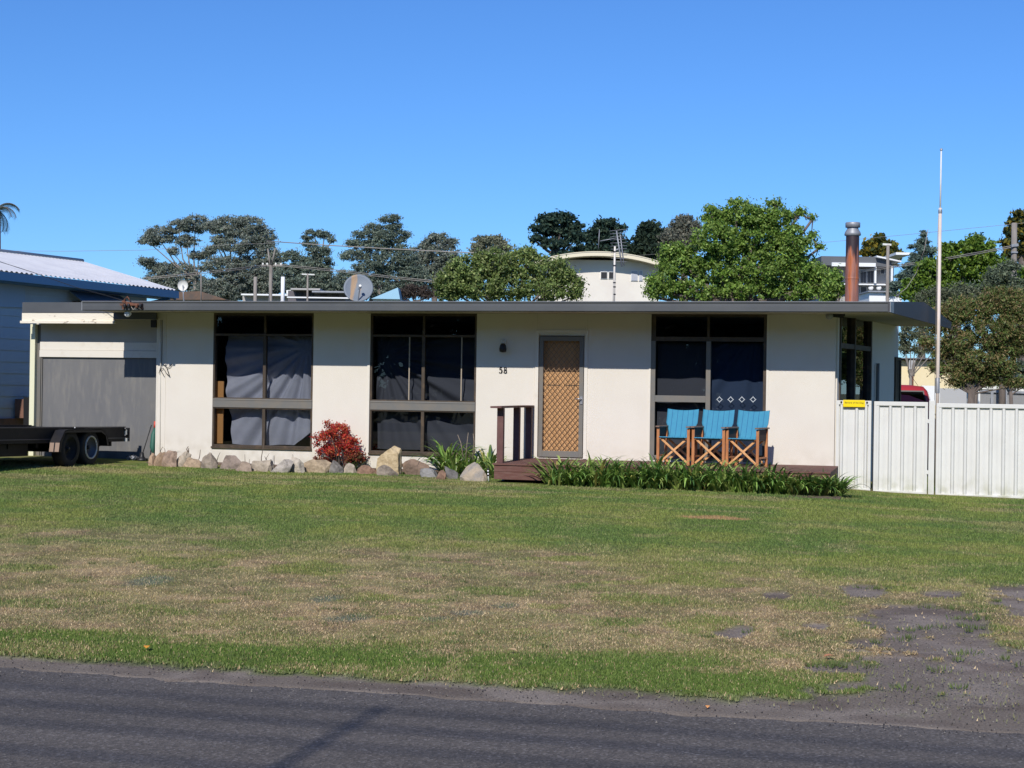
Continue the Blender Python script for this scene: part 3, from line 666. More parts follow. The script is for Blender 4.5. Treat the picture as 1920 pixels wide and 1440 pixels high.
# flue
cp = dep(1597, 566, 27.6); cz = cp.z
d1 = 27.6/3000
mb = MB(); r = .5*25*d1; mb.lathe((cp.x, cp.y, 0), [(r,2.9),(r*1.0,3.6),(r*.98,4.33)], 28); flue = mb.build('flue', M['rust'], house)
def zpx(py): return dep(1598, py, 27.6).z
mb = MB(); c_ = (cp.x, cp.y, 0)
mb.lathe(c_, [(r*.93,zpx(441)-.02),(15.5*d1,zpx(441)),(14.5*d1,zpx(436)),(10.5*d1,zpx(429)),(10*d1,zpx(427))], 28)
mb.lathe(c_, [(11*d1,zpx(427)),(13.6*d1,zpx(426.5)),(13.8*d1,zpx(418)),(13*d1,zpx(417.2)),(0,zpx(416.8))], 28)
mb.lathe(c_, [(9.5*d1,zpx(431)),(9.5*d1,zpx(426))], 28)
mb.build('cowl', M['galv'], flue)
mb = MB(); mb.lathe(c_, [(r*1.02,zpx(520)),(r*1.04,zpx(521)),(r*1.04,zpx(523)),(r*1.02,zpx(524))], 28); mb.build('seam_band', M['rust'], flue)
# pipes on the roof
p = dep(530, 560, 29.5); mb = MB(); mb.tube([(p.x,p.y,2.9),(p.x,p.y,dep(530,519,29.5).z)], .036, 12); mb.lathe((p.x,p.y,0), [(.055,2.95),(.05,3.1),(.038,3.12)], 12); mb.build('vent_pipe', M['white'], house)
# satellite dish on the roof
dc = dep(672, 540, 29); dish = empty('satellite_dish', (dc.x, dc.y, 2.99), 'grey round satellite dish with rust streak standing on the roof', 'satellite dish')
mb = MB(); axis = Vector((.32,-1,.38)).normalized(); Mq = axis.to_track_quat('Z', 'Y').to_matrix()
vs = []; fs = []; n = 36; rr = .27
for j in range(9):
    q = j/8*rr
    for k in range(n): a = 2*math.pi*k/n; vs.append(dc + Mq@Vector((q*math.cos(a), q*math.sin(a), -.05+.05*(q/rr)**2)))
for j in range(8):
    for k in range(n): a = j*n+k; b = j*n+(k+1) % n; fs.append((a, b, b+n, a+n))
mb.add(vs, fs, True); o = mb.build('reflector', M['dish'], dish); md = o.modifiers.new('s', 'SOLIDIFY'); md.thickness = .012
tip = dc+Mq@Vector((.04,-.05,.2)); mb = MB(); mb.bar(dc+Mq@Vector((0,-.25,0)), tip, .018, .018); mb.build('feed_arm', M['galv'], dish)
mb = MB(); mb.tube([tip-axis*.05, tip+axis*.03], [.028,.022], 12); mb.build('feed_horn', M['offwhite'], dish)
mb = MB(); mb.tube([(dc.x-axis.x*.1, dc.y-axis.y*.1, dc.z-.02), (dc.x-axis.x*.12, dc.y-axis.y*.12, 2.98)], .022); mb.box(dc.x-.12,dc.x+.12,dc.y-.05,dc.y+.25,2.97,3.05); mb.build('mount', M['galv'], dish)

# TV antenna mast on the roof
t = 30; def_p = lambda x, y: dep(x, y, 30)
b = def_p(1151, 562); ant = empty('television_antenna', (b.x, b.y, 3.03), 'banded pole with a tall comb television antenna standing on the roof', 'antenna')
mb = MB(); mb.tube([(b.x,b.y,3.0), def_p(1152,510), def_p(1153,462)], [.022,.02,.018], 10); mb.build('mast', M['cream_trim'], ant)
for y in (552,538,530,498,472): MB().lathe(def_p(1152, y), [(.025,-.012),(.027,0),(.025,.012)], 10).build('band', M['black'], ant)
mb = MB(); A1, A2 = def_p(1156,433), def_p(1166,500); B1, B2 = def_p(1163,440), def_p(1170,498)
mb.tube([A1, A2], .014); mb.tube([B1, B2], .012)
for i in range(11):
    q = A1.lerp(A2, i/11); mb.tube([q+Vector((-.13-.006*i,0,.004*i)), q+Vector((.19-.008*i,0,.03))], .0045, 5)
mb.tube([def_p(1153,470), def_p(1162,466)], .014); mb.tube([def_p(1125,452), def_p(1157,446)], .007); mb.tube([def_p(1122,466), def_p(1124,430)], .008)
mb.build('antenna_element', M['galv'], ant)

# rusty service bracket with insulators on the eave and floodlight
p = fac(247, 570, -1.24)
brk = empty('service_bracket', (p.x, p.y, p.z), 'rusty iron service bracket with insulators on the left eave of the gutter', 'bracket')
mb = MB(); k = .0087
def pp(x, y, Y=-1.25): q = fac(x, y, Y); return q
mb.bar(pp(226,571), pp(267,571), .05, .035); mb.bar(pp(229,565), pp(264,573,-1.2), .03, .03); mb.bar(pp(231,571), pp(231,580), .03, .02, up=(0,1,0)); mb.bar(pp(265,571), pp(266,580), .03, .02, up=(0,1,0)); mb.tube([pp(236,570), pp(233,562), pp(239,556), pp(244,564)], .012, 6)
mb.build('iron_bar', M['rusty'], brk)
for x in (234, 241, 256, 263):
    q = pp(x, 573, -1.29); MB().lathe(q, [(0,.035),(.02,.03),(.028,.01),(.02,-.01),(.028,-.03),(0,-.045)], 12).build('insulator', M['black'] if x != 256 else M['rusty'], brk)
mb = MB(); mb.tube([pp(246,575), pp(250,581), pp(256,574), pp(262,580), pp(259,572)], .007, 5); mb.build('cable_loop', M['wire_pale'], brk)
p = fac(241, 588, -1.05); fl = empty('flood_lamp', tuple(p), 'small white flood lamp under the left end of the eave', 'lamp')
mb = MB(); q = p; mb.lathe((q.x,q.y,q.z), [(0,-.07),(.05,-.065),(.062,-.03),(.04,.02),(.025,.06)], 16, 'Y'); mb.build('lamp_head', M['white'], fl)
mb = MB(); mb.tube([(q.x,q.y,q.z),(q.x+.03,q.y+.05,SOF)], .018); mb.build('lamp_arm', M['offwhite'], fl)
# loose cable loops on the wall at left
mb = MB()
def cw(pts, r=.006): mb.tube([fac(x, y, -.03) for x, y in pts], r, 6)
cw([(304,600),(304,640),(303,683),(298,700)]); cw([(299,695),(306,690),(312,700),(318,706),(312,688),(306,683)]); cw([(310,684),(312,690),(318,688),(322,683)]); cw([(300,692),(308,706)])
tag(mb.build('loose_cable', M['wire']), 'loose dark cable loops hanging on the cream wall near the garage', 'cable')
mb = MB(); mb.tube([fac(301,600,-.008), fac(301,684,-.008), fac(300,850,-.008)], .006, 6); mb.build('conduit', M['offwhite'], house)

# ------------------------------------------------------------ deck with railing
deck = empty('deck', (2.8, -1, .1), 'low red brown timber deck along the front of the house', 'deck')
dX0, dX1, dYf = .27, 5.38, -2.1
mb = MB(); y = dYf
while y < -.02:
    y1 = min(y+.135, -.004); mb.box(dX0-.02, dX1, y, y1, DK-.025, DK); y += .14
mb.build('deck_board', M['deck'], deck, bevel=.002)
mb = MB(); mb.box(dX0, dX1-.01, dYf+.02, dYf+.05, .285, DK-.028); mb.box(dX0, dX1-.01, dYf+.026, dYf+.05, .165, .281); mb.box(dX1-.04, dX1-.01, dYf+.051, -.01, .165, DK-.028); mb.box(dX0, dX0+.03, dYf+.051, -.01, .165, DK-.028); mb.build('deck_facing', M['deck'], deck)
mb = MB(); mb.box(dX0+.1, dX1-.1, dYf+.3, dYf+.33, .02, .17); mb.build('deck_gap_shade', M['black'], deck)  # black strip standing in for the shade beneath the deck
rl = mb = MB(); rX = .335
mb.box(rX-.12, rX+.06, dYf-.05, -.01, 1.262, 1.292); mb.build('handrail', M['rail'], deck, bevel=.003)
for (px, pyb) in ((940,868),(967,863),(1000,858)):
    q = gnd(px, pyb, DK); Y = min(q.y, -.1); MB().box(rX-.055, rX+.045, Y-.05, Y+.04, DK, 1.26).build('post', M['rail'], deck, bevel=.003)
p = gnd(995, 901, .12); tag(MB().box(p.x-.42, p.x+.42, p.y-.2, p.y+.3, .04, .175).build('step_slab', M['concrete'], bevel=.01), 'pale concrete step slab on the ground before the deck', 'step')

# ------------------------------------------------------------ director chairs
def chair_root(label, loc, rz, proto=None):
    if proto is None:
        r = empty('director_chair', (0,0,0), label, 'chair', 'blue director chairs on the deck')
        w = .245; d = .21
        for (sx, y) in ((-1,-d),(1,-d),(-1,d),(1,d)):
            MB().box(sx*w-.022, sx*w+.022, y-.014, y+.014, 0, .575 if y < 0 else .60).build('leg', M['timber'], r, local=True, bevel=.004)
        for sx in (-1,1):
            MB().box(sx*w-.032, sx*w+.032, -d-.05, d+.06, .588, .61).build('armrest', M['armwood'], r, local=True, bevel=.004)
            MB().box(sx*w-.015, sx*w+.015, -d+.016, d-.016, .13, .155).build('side_stretcher', M['timber'], r, local=True)
            mb = MB(); pts = [(-d+.016,.41),(d-.08,.40),(d-.02,.44),(d+.0,.50),(d-.01,.583),(-d+.016,.583)]
            mb.poly([(sx*w-.004, a, b) for a, b in pts], (.008,0,0)); mb.build('side_panel', M['darkcloth'], r, local=True)
            MB().tube([(sx*w,-d-.02,.57),(sx*w,-d-.018,.57)], .012).build('bolt', M['bolt'], r, local=True)
        for y in (-d+.035, d-.035):
            MB().bar((w-.02, y-.012, .04), (-w+.05, y-.012, .405), .02, .032, up=(0,0,1)).build('cross_brace', M['timber_pale'], r, local=True, bevel=.003)
            MB().bar((-w+.02, y+.012, .04), (w-.05, y+.012, .405), .02, .032, up=(0,0,1)).build('cross_brace', M['timber_pale'], r, local=True, bevel=.003)
        for sx in (-1,1):
            MB().box(sx*(w-.035)-.016, sx*(w-.035)+.016, -d-.01, d+.01, .41, .435).build('seat_rail', M['timber'], r, local=True)
            MB().bar((sx*(w-.02), d+.035, .56), (sx*(w-.02), d+.145, .865), .022, .02).build('back_post', M['timber'], r, local=True)
        pr = [(-.24,.432,0),(-.235,.445,0),(-.1,.43,1),(.05,.42,1),(.14,.435,1),(.185,.48,.8),(.215,.56,.6),(.25,.66,.5),(.285,.76,.5),(.315,.865,.5),(.322,.875,.5)]
        nx = 16; vs = []; fs = []
        for (y, z, sg) in pr:
            for i in range(nx+1):
                u = i/nx*2-1; ww = (w-.02 if y < .1 else w-.055) if z < .5 else (w-.03 if z < .6 else w+.012)
                sag = (1-u*u)*.018*sg; top = (1-u*u)*.022 if z > .85 else 0
                vs.append((u*ww, y+(sag if z > .47 else 0), z-(sag if z <= .47 else 0)-top))
        for j in range(len(pr)-1):
            for i in range(nx): a = j*(nx+1)+i; fs.append((a, a+1, a+nx+2, a+nx+1))
        mb = MB().add(vs, fs, True); o = mb.build('sling_seat', M['blue_sling'], r, local=True); md = o.modifiers.new('s', 'SOLIDIFY'); md.thickness = .006
    else:
        r = copy_tree(proto); r['label'] = label
    r.location = loc; r.rotation_euler = (0,0,rz); return r
def slingmat():
    m, nt, b = newmat('sky_blue_canvas'); L = nt.links.new
    g = N(nt, 'ShaderNodeTexCoord'); sx = N(nt, 'ShaderNodeSeparateXYZ'); L(g.outputs['Object'], sx.inputs[0])
    a = N(nt, 'ShaderNodeMath', operation='MULTIPLY', ); a.inputs[1].default_value = 11.6; L(sx.outputs[0], a.inputs[0])
    f = N(nt, 'ShaderNodeMath', operation='FRACT'); a2 = N(nt, 'ShaderNodeMath', operation='ADD'); a2.inputs[1].default_value = 10.5; L(a.outputs[0], a2.inputs[0]); L(a2.outputs[0], f.inputs[0])
    c = N(nt, 'ShaderNodeMath', operation='COMPARE'); c.inputs[1].default_value = .5; c.inputs[2].default_value = .045; L(f.outputs[0], c.inputs[0])
    nz = N(nt, 'ShaderNodeTexNoise', Scale=9, Detail=5); L(g.outputs['Object'], nz.inputs['Vector'])
    m1 = N(nt, 'ShaderNodeMix', data_type='RGBA'); m1.inputs[6].default_value = (.028,.205,.345,1); m1.inputs[7].default_value = (.055,.285,.43,1); L(nz.outputs[0], m1.inputs[0])
    m2 = N(nt, 'ShaderNodeMix', data_type='RGBA'); L(c.outputs[0], m2.inputs[0]); L(m1.outputs[2], m2.inputs[6]); m2.inputs[7].default_value = (.015,.11,.25,1)
    L(m2.outputs[2], b.inputs['Base Color']); b.inputs['Roughness'].default_value = .8
    return m
M['blue_sling'] = slingmat()
YC = -1.0; 
def cx_(pl): return fac(pl, 860, YC-.21).x+.245
pc = chair_root('left blue director chair on the deck, before the sliding door leaf with the mid rail', (cx_(1236), YC, DK), R_(-8))
chair_root('middle blue director chair of the three on the deck', (cx_(1303), YC-.03, DK), R_(-10), pc)
chair_root('right blue director chair on the deck, beside the cream wall', (cx_(1368), YC-.06, DK), R_(-13), pc)
p = gnd(1430, 873, DK)
bt = empty('drink_bottle', (p.x, p.y, DK), 'small dark bottle with white label standing on the deck by the right chair', 'bottle')
MB().lathe((p.x,p.y,DK), [(0,0),(.025,0),(.026,.02),(.026,.09),(.012,.13),(.011,.16),(0,.16)], 14).build('bottle_body', M['black'], bt)
MB().lathe((p.x,p.y,DK), [(.0265,.025),(.0267,.03),(.0267,.075),(.0265,.08)], 14).build('bottle_label', M['white'], bt)

# ------------------------------------------------------------ gates and fence
def ribbed(name, parent_or_none, xa, xb, z0, z1, label, cat, group=None, frame=True, ribs=None, y=0):
    th = empty(name, (xa, y, z0), label, cat, group)
    mb = MB(); fr = .045
    mb.box(xa, xb, y-.022, y+.022, z1-.065, z1); mb.box(xa, xb, y-.022, y+.022, z0, z0+.05)
    mb.box(xa, xa+fr, y-.021, y+.021, z0+.05, z1-.065); mb.box(xb-fr, xb, y-.021, y+.021, z0+.05, z1-.065)
    mb.build('frame', M['fence'], th, bevel=.004)
    mb = MB(); xs_ = []; x = xa+fr; pf = []
    ribs = ribs or [xa+.06+.19*i for i in range(int((xb-xa-.08)/.19)+1)]
    pf.append((xa+fr*.5, y+.02))
    for rx_ in ribs:
        if rx_ > xb-.05: break
        pf += [(rx_-.032, y+.02), (rx_-.014, y-.016), (rx_+.014, y-.016), (rx_+.032, y+.02)]
        m_ = rx_+.095
        if m_ < xb-.06: pf += [(m_-.01, y+.02), (m_-.005, y+.017), (m_+.005, y+.017), (m_+.01, y+.02)]
    pf.append((xb-fr*.5, y+.02)); pf = sorted(pf, key=lambda q: q[0])
    vs = [(a, b, z0+.03) for a, b in pf]+[(a, b, z1-.045) for a, b in pf]; n = len(pf)
    mb.add(vs, [(i, i+1, i+1+n, i+n) for i in range(n-1)]); o = mb.build('sheet', M['fence'], th, fix=False)
    return th
fx = lambda px: fac(px, 840).x
ribbed('side_fence', None, 5.335, fx(1633), .02, 1.455, 'narrow off white ribbed metal fence piece beside the house wall', 'fence', ribs=[5.42, 5.655, 5.80])
tag(MB().box(fx(1634)+.015, fx(1634)+.03, -.02, .02, 0, 1.45).build('fence_gap_strip', M['black']), 'thin black strip standing for the dark gap left of the narrow gate', 'post')  # black strip drawn for the darkness of the gap
ga = ribbed('gate', None, fx(1638), fx(1739), -.005, 1.448, 'narrow off white ribbed metal gate between the dark gap and the gate post', 'gate', 'off white metal gates')
tag(MB().box(fx(1741), fx(1752), -.035, .035, -.05, 1.475).build('gate_post', M['fence'], bevel=.005), 'square off white gate post between the two gates', 'post')
gb = ribbed('gate', None, fx(1755), 9.6, -.03, 1.435, 'wide off white ribbed metal gate running out of view at right', 'gate', 'off white metal gates')
for a, b in ((fx(1639), fx(1750)),):
    for z in (.35, 1.15): MB().box(fx(1739)-.01, fx(1741)+.005, -.03, .0, z-.03, z+.03).build('hinge', M['fence'], ga)
sx0, sx1 = fx(1580), fx(1621); sg = empty('warning_sign', ((sx0+sx1)/2, -.03, 1.40), 'yellow Beware of the Dog sign bolted to the narrow fence panel', 'sign')
sz0, sz1 = fac(1600,763).z, fac(1600,750).z
MB().box(sx0, sx1, -.045, -.035, sz0, sz1).build('sign_plate', M['yellow'], sg, bevel=.003)
text('Beware of the Dog', ((sx0+sx1)/2, -.0465, (sz0+sz1)/2+.012), .038, M['black'], sg, 'sign_text', ext=.001)
for x in (sx0-.03, sx1+.03): MB().lathe((x, -.03, sz1-.035), [(0,-.012),(.014,-.01),(.016,.01)], 10, 'Y').build('bolt', M['black'], sg)
# flagpole
fp = gnd(1757, 790, 0); q = dep(1757, 780, 27.2)
pol = empty('flagpole', (q.x, q.y, 0), 'tall thin white flagpole behind the gates', 'flagpole')
zt_ = dep(1759, 281, 27.2); zm = dep(1759, 390, 27.2)
MB().tube([(q.x,q.y,0),(q.x+.005,q.y,zm.z)], [.032,.028], 14).build('lower_pole', mat('aged_white_pole', (.72,.62,.55), .5, (.6,.5,.42), 5, stretch=(1,1,.4)), pol)
MB().tube([(q.x+.005,q.y,zm.z-.1),(q.x+.008,q.y,zt_.z)], [.015,.012], 12).build('upper_pole', M['offwhite'], pol)
mb = MB(); mb.lathe((q.x+.005,q.y,zm.z), [(.032,-.09),(.035,-.06),(.03,-.03),(.018,0)], 14).build('collar', M['galv'], pol); MB().lathe((q.x+.008,q.y,zt_.z), [(.022,-.01),(.024,.02),(0,.03)], 10).build('pole_cap', M['galv'], pol); mb = MB(); mb.lathe((q.x,q.y,dep(1758,715,27.2).z), [(.037,-.2),(.038,.05),(.033,.06)], 14); mb.build('collar', M['galv'], pol)
MB().tube([(q.x-.045,q.y-.02,1.2),(q.x-.04,q.y-.02,4.0),(q.x-.02,q.y,zm.z-.1)], .004, 5).build('halyard', M['wire_pale'], pol)
#PART2
# ------------------------------------------------------------ garden edging stones
def seat(px, py):
    z = .1
    for _ in range(6): p = gnd(px, py, z); z = hzs(p.x, p.y)+.02
    return Vector((p.x, p.y, z))
def rock(px0, px1, pt, pb, c, label, lean=0, c2=None, seed=0):
    b = seat((px0+px1)/2, pb); d = (b-CAM).dot(RM@Vector((0,0,-1))); k = d/F
    W = (px1-px0)*k*1.06; H = (pb-pt)*k*1.04
    rnd = random.Random(px0*7+seed); bm = bmesh.new(); bmesh.ops.create_icosphere(bm, subdivisions=4, radius=1)
    pl = []
    for i in range(9):
        v = Vector((rnd.uniform(-1,1), rnd.uniform(-.5,.5), rnd.uniform(-.3,1))).normalized(); pl.append((v, rnd.uniform(.42,.74)))
    if (pb-pt) > 50: pl = [(Vector((-.55,0,.8)).normalized(),.72),(Vector((.9,0,.15)).normalized(),.62),(Vector((-.95,0,-.1)).normalized(),.7),(Vector((.5,-.3,.85)).normalized(),.8)]
    for i in range(5):
        v = Vector((rnd.uniform(-.7,.7), -1, rnd.uniform(-.4,.8))).normalized(); pl.append((v, rnd.uniform(.45,.7)))
    off = Vector((rnd.uniform(0,50),)*3)
    for v in bm.verts:
        q = v.co.copy()
        for n_, dd in pl:
            e = q.dot(n_)-dd
            if e > 0: q -= n_*e*.985
        q += q.normalized()*(.07*mnoise.noise(q*2.2+off)+.03*mnoise.noise(q*6+off)+.012*mnoise.noise(q*15+off))
        v.co = q
    x0_ = min(v.co.x for v in bm.verts); x1_ = max(v.co.x for v in bm.verts); z0_ = min(v.co.z for v in bm.verts)*.55; z1_ = max(v.co.z for v in bm.verts)
    for v in bm.verts:
        q = v.co; z = (q.z-z0_)/(z1_-z0_)
        v.co = Vector((((q.x-x0_)/(x1_-x0_)-.5)*W + lean*(z-.5)*W, q.y*max(.11,min(W,H)*.42), max(z,-.3)*(H+.06)-.06))
    me = bpy.data.meshes.new('garden_stone'); bm.to_mesh(me); bm.free()
    me.polygons.foreach_set('use_smooth', [True]*len(me.polygons))
    if hasattr(me, 'set_sharp_from_angle'): me.set_sharp_from_angle(angle=R_(20))
    c2 = c2 or tuple(q*.55 for q in c)
    o = link('garden_stone', me, mat('stone', c, .9, c2, 7, detail=10, thr=(.42,.62), bump=.9, bscale=22, c3=tuple(q*1.25 for q in c), scale3=18)); o.location = (b.x, b.y+.08, b.z)
    tag(o, label, 'stone', 'stones edging the garden bed')
TN=(.42,.29,.19); GR=(.32,.26,.205); PL=(.46,.385,.30); RD=(.30,.18,.12); YL=(.56,.44,.27); BR=(.24,.165,.12)
rock(274,289,850,873,TN,'narrow tan stone at the garage end of the row')
rock(287,306,848,874,TN,'tan stone leaning right, second from the garage corner',.35)
rock(298,330,846,875,(.38,.27,.2),'tan pointed stone with small green blades before it',.1)
rock(324,350,847,875,PL,'pale grey stone leaning right with a pointed top',.6)
rock(337,374,858,876,(.42,.31,.21),'low rounded tan stone before the dark forked stalk')
rock(374,404,850,878,GR,'upright grey brown rounded stone under the left window edge')
rock(406,452,855,880,(.29,.225,.185),'wide grey brown domed stone under the leftmost window')
rock(432,470,866,884,(.33,.25,.19),'low brown stone in front of the grey brown domed stone')
rock(464,508,862,884,PL,'wide pale flat topped stone beneath the curtain window')
rock(502,543,862,886,(.44,.39,.34),'pale grey stone below the right half of the curtain window',.15)
rock(537,566,858,886,(.50,.44,.36),'whitish stone leaning left beside the long tan block',-.35)
rock(562,616,862,886,(.43,.33,.22),'long tan block stone left of the red bush')
rock(615,639,864,887,(.23,.21,.19),'small dark grey pointed stone in front of the red bush')
rock(640,668,869,887,PL,'small pale pointed stone beneath the bright strappy leaves',.2)
rock(666,705,873,889,RD,'low reddish brown stone left of the tall boulder')
rock(704,751,838,890,YL,'tall pale yellow boulder, largest of the row',.15,(.40,.30,.17))
rock(703,744,873,892,(.28,.23,.18),'flat brown stone at the foot of the tall pale boulder',0,None,3)
rock(748,805,862,891,BR,'broad dark brown mound shaped stone right of the tall boulder')
rock(786,822,879,895,(.27,.26,.25),'low grey stone under the small strappy plant')
rock(814,835,882,899,RD,'small reddish grey stone between two grey ones')
rock(831,856,875,898,(.20,.19,.18),'dark grey stone half hidden by green strappy leaves',-.2)
rock(860,910,868,902,(.42,.34,.25),'large round tan grey stone before the green clumps',.0,(.30,.27,.24))
# soil of the bed
mb = MB(); pts = []
path = [seat(x, y) for x, y in ((272,868),(400,872),(520,878),(620,880),(720,884),(800,887),(880,893),(930,893))]
for a, b in zip(path, path[1:]): mb.poly([(a.x,a.y+.05,a.z+.02),(b.x,b.y+.05,b.z+.02),(b.x,-.005,b.z+.05),(a.x,-.005,a.z+.05)], (0,0,-.1))
tag(mb.build('garden_soil', mat('garden_soil', (.11,.075,.055), .95, (.17,.12,.09), 12, bump=.6)), kind='structure')
mb = MB(); a = fac(1040, 905, -2.25); b = fac(1585, 928, -2.25)
mb.box(a.x-.1, 5.55, -2.75, -2.06, .0, .075); tag(mb.build('garden_soil', bpy.data.materials['garden_soil']), kind='structure')

# ------------------------------------------------------------ plants
def strap_plant(n, Lr, wid, cols, seed, up=.9, rad=.10):
    rnd = random.Random(seed); V = []; C = []
    for i in range(n):
        a = rnd.uniform(0, 6.283); L = rnd.uniform(*Lr); r0 = rad*math.sqrt(rnd.random()); bx, by = r0*math.cos(a), r0*math.sin(a); a += rnd.gauss(0,.4)
        el = rnd.uniform(.75, 1.5)*up; droop = rnd.uniform(.9, 2.4); w0 = wid*rnd.uniform(.7,1.2); tw = rnd.uniform(-.5,.5)
        p = Vector((bx, by, 0)); pr = None; c = rnd.choice(cols); f = rnd.uniform(.65,1.3); ns = 7
        for s in range(ns+1):
            u = s/ns; e = el-droop*u*u; w = w0*(.55+.9*u if u < .4 else 1-.95*((u-.4)/.6)**1.6)*.5
            sd = Vector((-math.sin(a), math.cos(a), tw*.4)).normalized()*w; mid = Vector((0,0,-.25*w))
            cur = (p-sd, p+mid, p+sd)
            if pr:
                for k in (0,1):
                    V += [pr[k], pr[k+1], cur[k+1], cur[k]]; C += [tuple(q*f*(.8+.35*u) for q in c)]*4
            pr = cur; p = p + Vector((math.cos(a)*math.cos(e), math.sin(a)*math.cos(e), math.sin(e)))*L/ns
    return np.array([tuple(v) for v in V]), np.array(C)
AG = [(.11,.21,.045),(.18,.31,.07),(.25,.38,.08),(.06,.13,.035),(.34,.43,.12)]
AGY = AG+[(.36,.33,.09)]
variants = []
aga = []
spots_ = []
for i, px in enumerate(range(1042, 1568, 25)):
    spots_.append((px+random.uniform(-6,6), 906+(px-1030)*.040+random.uniform(-3,1), 1))
for i, px in enumerate(range(1056, 1560, 36)):
    spots_.append((px+random.uniform(-6,6), 898+(px-1030)*.036, .95))
spots_ += [(1556,925,.8),(1566,928,.7),(1545,922,.85)]
def where(px):
    if px < 1100: return 'green strappy clump in the bed in front of the door end of the deck'
    if px < 1225: return 'green strappy clump in the bed below the cream wall between door and chairs'
    if px < 1440: return 'green strappy clump in the bed before the blue chairs'
    if px < 1540: return 'green strappy clump in the bed right of the chairs'
    return 'green strappy clump at the fence end of the deck bed'
for (px, py, s) in spots_+[(850,893,1.0),(868,884,1.25),(892,882,1.25),(912,892,1.1),(930,897,.95),(880,893,.9)]:
    q = seat(px, min(py, 927)); 
    if px > 1000: q.y = min(q.y, -2.22); q = Vector((fac(px,900,q.y).x, q.y, .07))
    else: q.y = min(q.y, -.35)
    sd = int(px*3)
    if len(variants) < 9:
        V_, C_ = strap_plant(48, (.36,.72), .048, AGY if len(variants) % 3 == 0 else AG, sd)
        o = npmesh('agapanthus', V_, 4, C_, M['strap']); variants.append(o)
    else: o = random.choice(variants).copy(); COL.objects.link(o)
    o.location = q; o.rotation_euler = (0,0,random.uniform(0,6.28)); s2 = s*random.uniform(.8,1.02)*(.95 if px < 1000 else 1); o.scale = (s2,s2,s2*(1.12 if px < 1450 else .88) if px > 1000 else s2*1.1)
    if px > 1000: tag(o, where(px), 'plant', 'strappy green clumps along the deck')
    else: tag(o, 'tall green strappy clump behind the round stone at the deck corner', 'plant', 'strappy green clumps at the deck corner')
V_, C_ = strap_plant(16, (.2,.36), .026, [(.12,.22,.05),(.22,.32,.09)], 5, rad=.03)
o = npmesh('strappy_plant', V_, 4, C_, M['strap']); o.location = seat(659,884)+Vector((0,-.05,0)); tag(o, 'small bright green strappy plant in front of the red bush', 'plant')
V_, C_ = strap_plant(14, (.18,.32), .02, [(.07,.13,.04),(.16,.2,.08)], 6, rad=.03)
o = npmesh('strappy_plant', V_, 4, C_, M['strap']); o.location = seat(806,882)+Vector((0,.12,0)); tag(o, 'small sparse green strappy plant right of the brown mound stone', 'plant')
V_, C_ = strap_plant(6, (.14,.24), .02, [(.10,.2,.05)], 8, rad=.02, up=1.1)
o = npmesh('strappy_plant', V_, 4, C_, M['strap']); o.location = seat(322,868)+Vector((0,.02,.1)); tag(o, 'few short green blades among the stones at the garage end', 'plant')
def stalk(pts, r, label, Y=-.42, c=(.16,.12,.09)):
    mb = MB()
    for ch in pts:
        P = [fac(x, y, Y) for x, y in ch]; n = len(P); mb.tube(P, [r*(1-.6*i/(n-1)) for i in range(n)], 6)
    tag(mb.build('dry_stalk', mat('dry_stalk', c, .9, tuple(q*.6 for q in c), 20)), label, 'plant', 'dry stalks in the stone edged bed')
stalk([[(299,872),(301,845),(305,838),(309,842),(311,852)]], .007, 'thin dry stalk bent over in an arch by the conduit')
stalk([[(360,876),(353,850),(350,842),(353,837)],[(353,850),(354,840)]], .014, 'thick dark stalk standing behind the low tan stone')
stalk([[(366,878),(374,858),(376,843)]], .010, 'dark curved stalk just right of the thick one')
stalk([[(403,878),(409,856),(413,848)]], .008, 'dark stalk under the left window mullion side')
stalk([[(460,880),(459,852)],[(466,880),(468,861)]], .008, 'pair of short stalks behind the pale flat stone')
stalk([[(490,880),(490,858),(494,836),(495,822)]], .009, 'tall bare stick rising before the curtain window')
stalk([[(496,882),(500,858),(505,850)],[(499,862),(496,855)]], .007, 'small forked dry twig right of the tall bare stick')
stalk([[(513,882),(515,854)],[(552,882),(549,852)]], .008, 'two short straight dry sticks near the whitish stone')
stalk([[(869,860),(864,830),(858,815)],[(873,862),(876,828),(878,811)],[(886,862),(889,828),(887,813)]], .010, 'three dead flower stalks above the green clump at the deck corner', -.9, (.30,.24,.18))
stalk([[(668,885),(683,866),(690,868),(694,878)]], .004, 'fine arched blade beside the red bush', -.5, (.12,.14,.05))

def leafcloud(cent, rad, per, size, cols, seed, asp=.55, shell=.55, gauss=0, jitter=.22):
    r = np.random.default_rng(seed); n = len(cent)*per
    ci = np.repeat(np.arange(len(cent)), per)
    d = r.normal(size=(n,3)); d /= np.linalg.norm(d, axis=1)[:, None]
    rr = (shell+(1-shell)*r.random(n)**.6)*np.where(r.random(n) < .2, r.random(n), 1)*r.uniform(.8,1.3,n)*np.where(r.random(n) < .12, r.uniform(1,1.6,n), 1)
    if gauss: rr = np.abs(r.normal(size=n))*gauss
    P = cent[ci]+d*rr[:, None]*rad[ci]
    nm = d*.6+r.normal(size=(n,3))*.6; nm /= np.linalg.norm(nm, axis=1)[:, None]
    t = np.cross(nm, r.normal(size=(n,3))); t /= np.linalg.norm(t, axis=1)[:, None]; b = np.cross(nm, t)
    s = size*r.uniform(.6,1.35,n)[:, None]
    V = np.stack([P-t*s, P-b*s*asp-t*s*.1, P+t*s, P+b*s*asp+nm*s*.15], 1).reshape(-1,3)
    cols = np.array(cols); k = r.integers(0, len(cols), n); cf = r.uniform(1-jitter,1+jitter,len(cent))[ci]*r.uniform(.75,1.3,n)
    return V, np.repeat(cols[k]*cf[:, None], 4, 0)

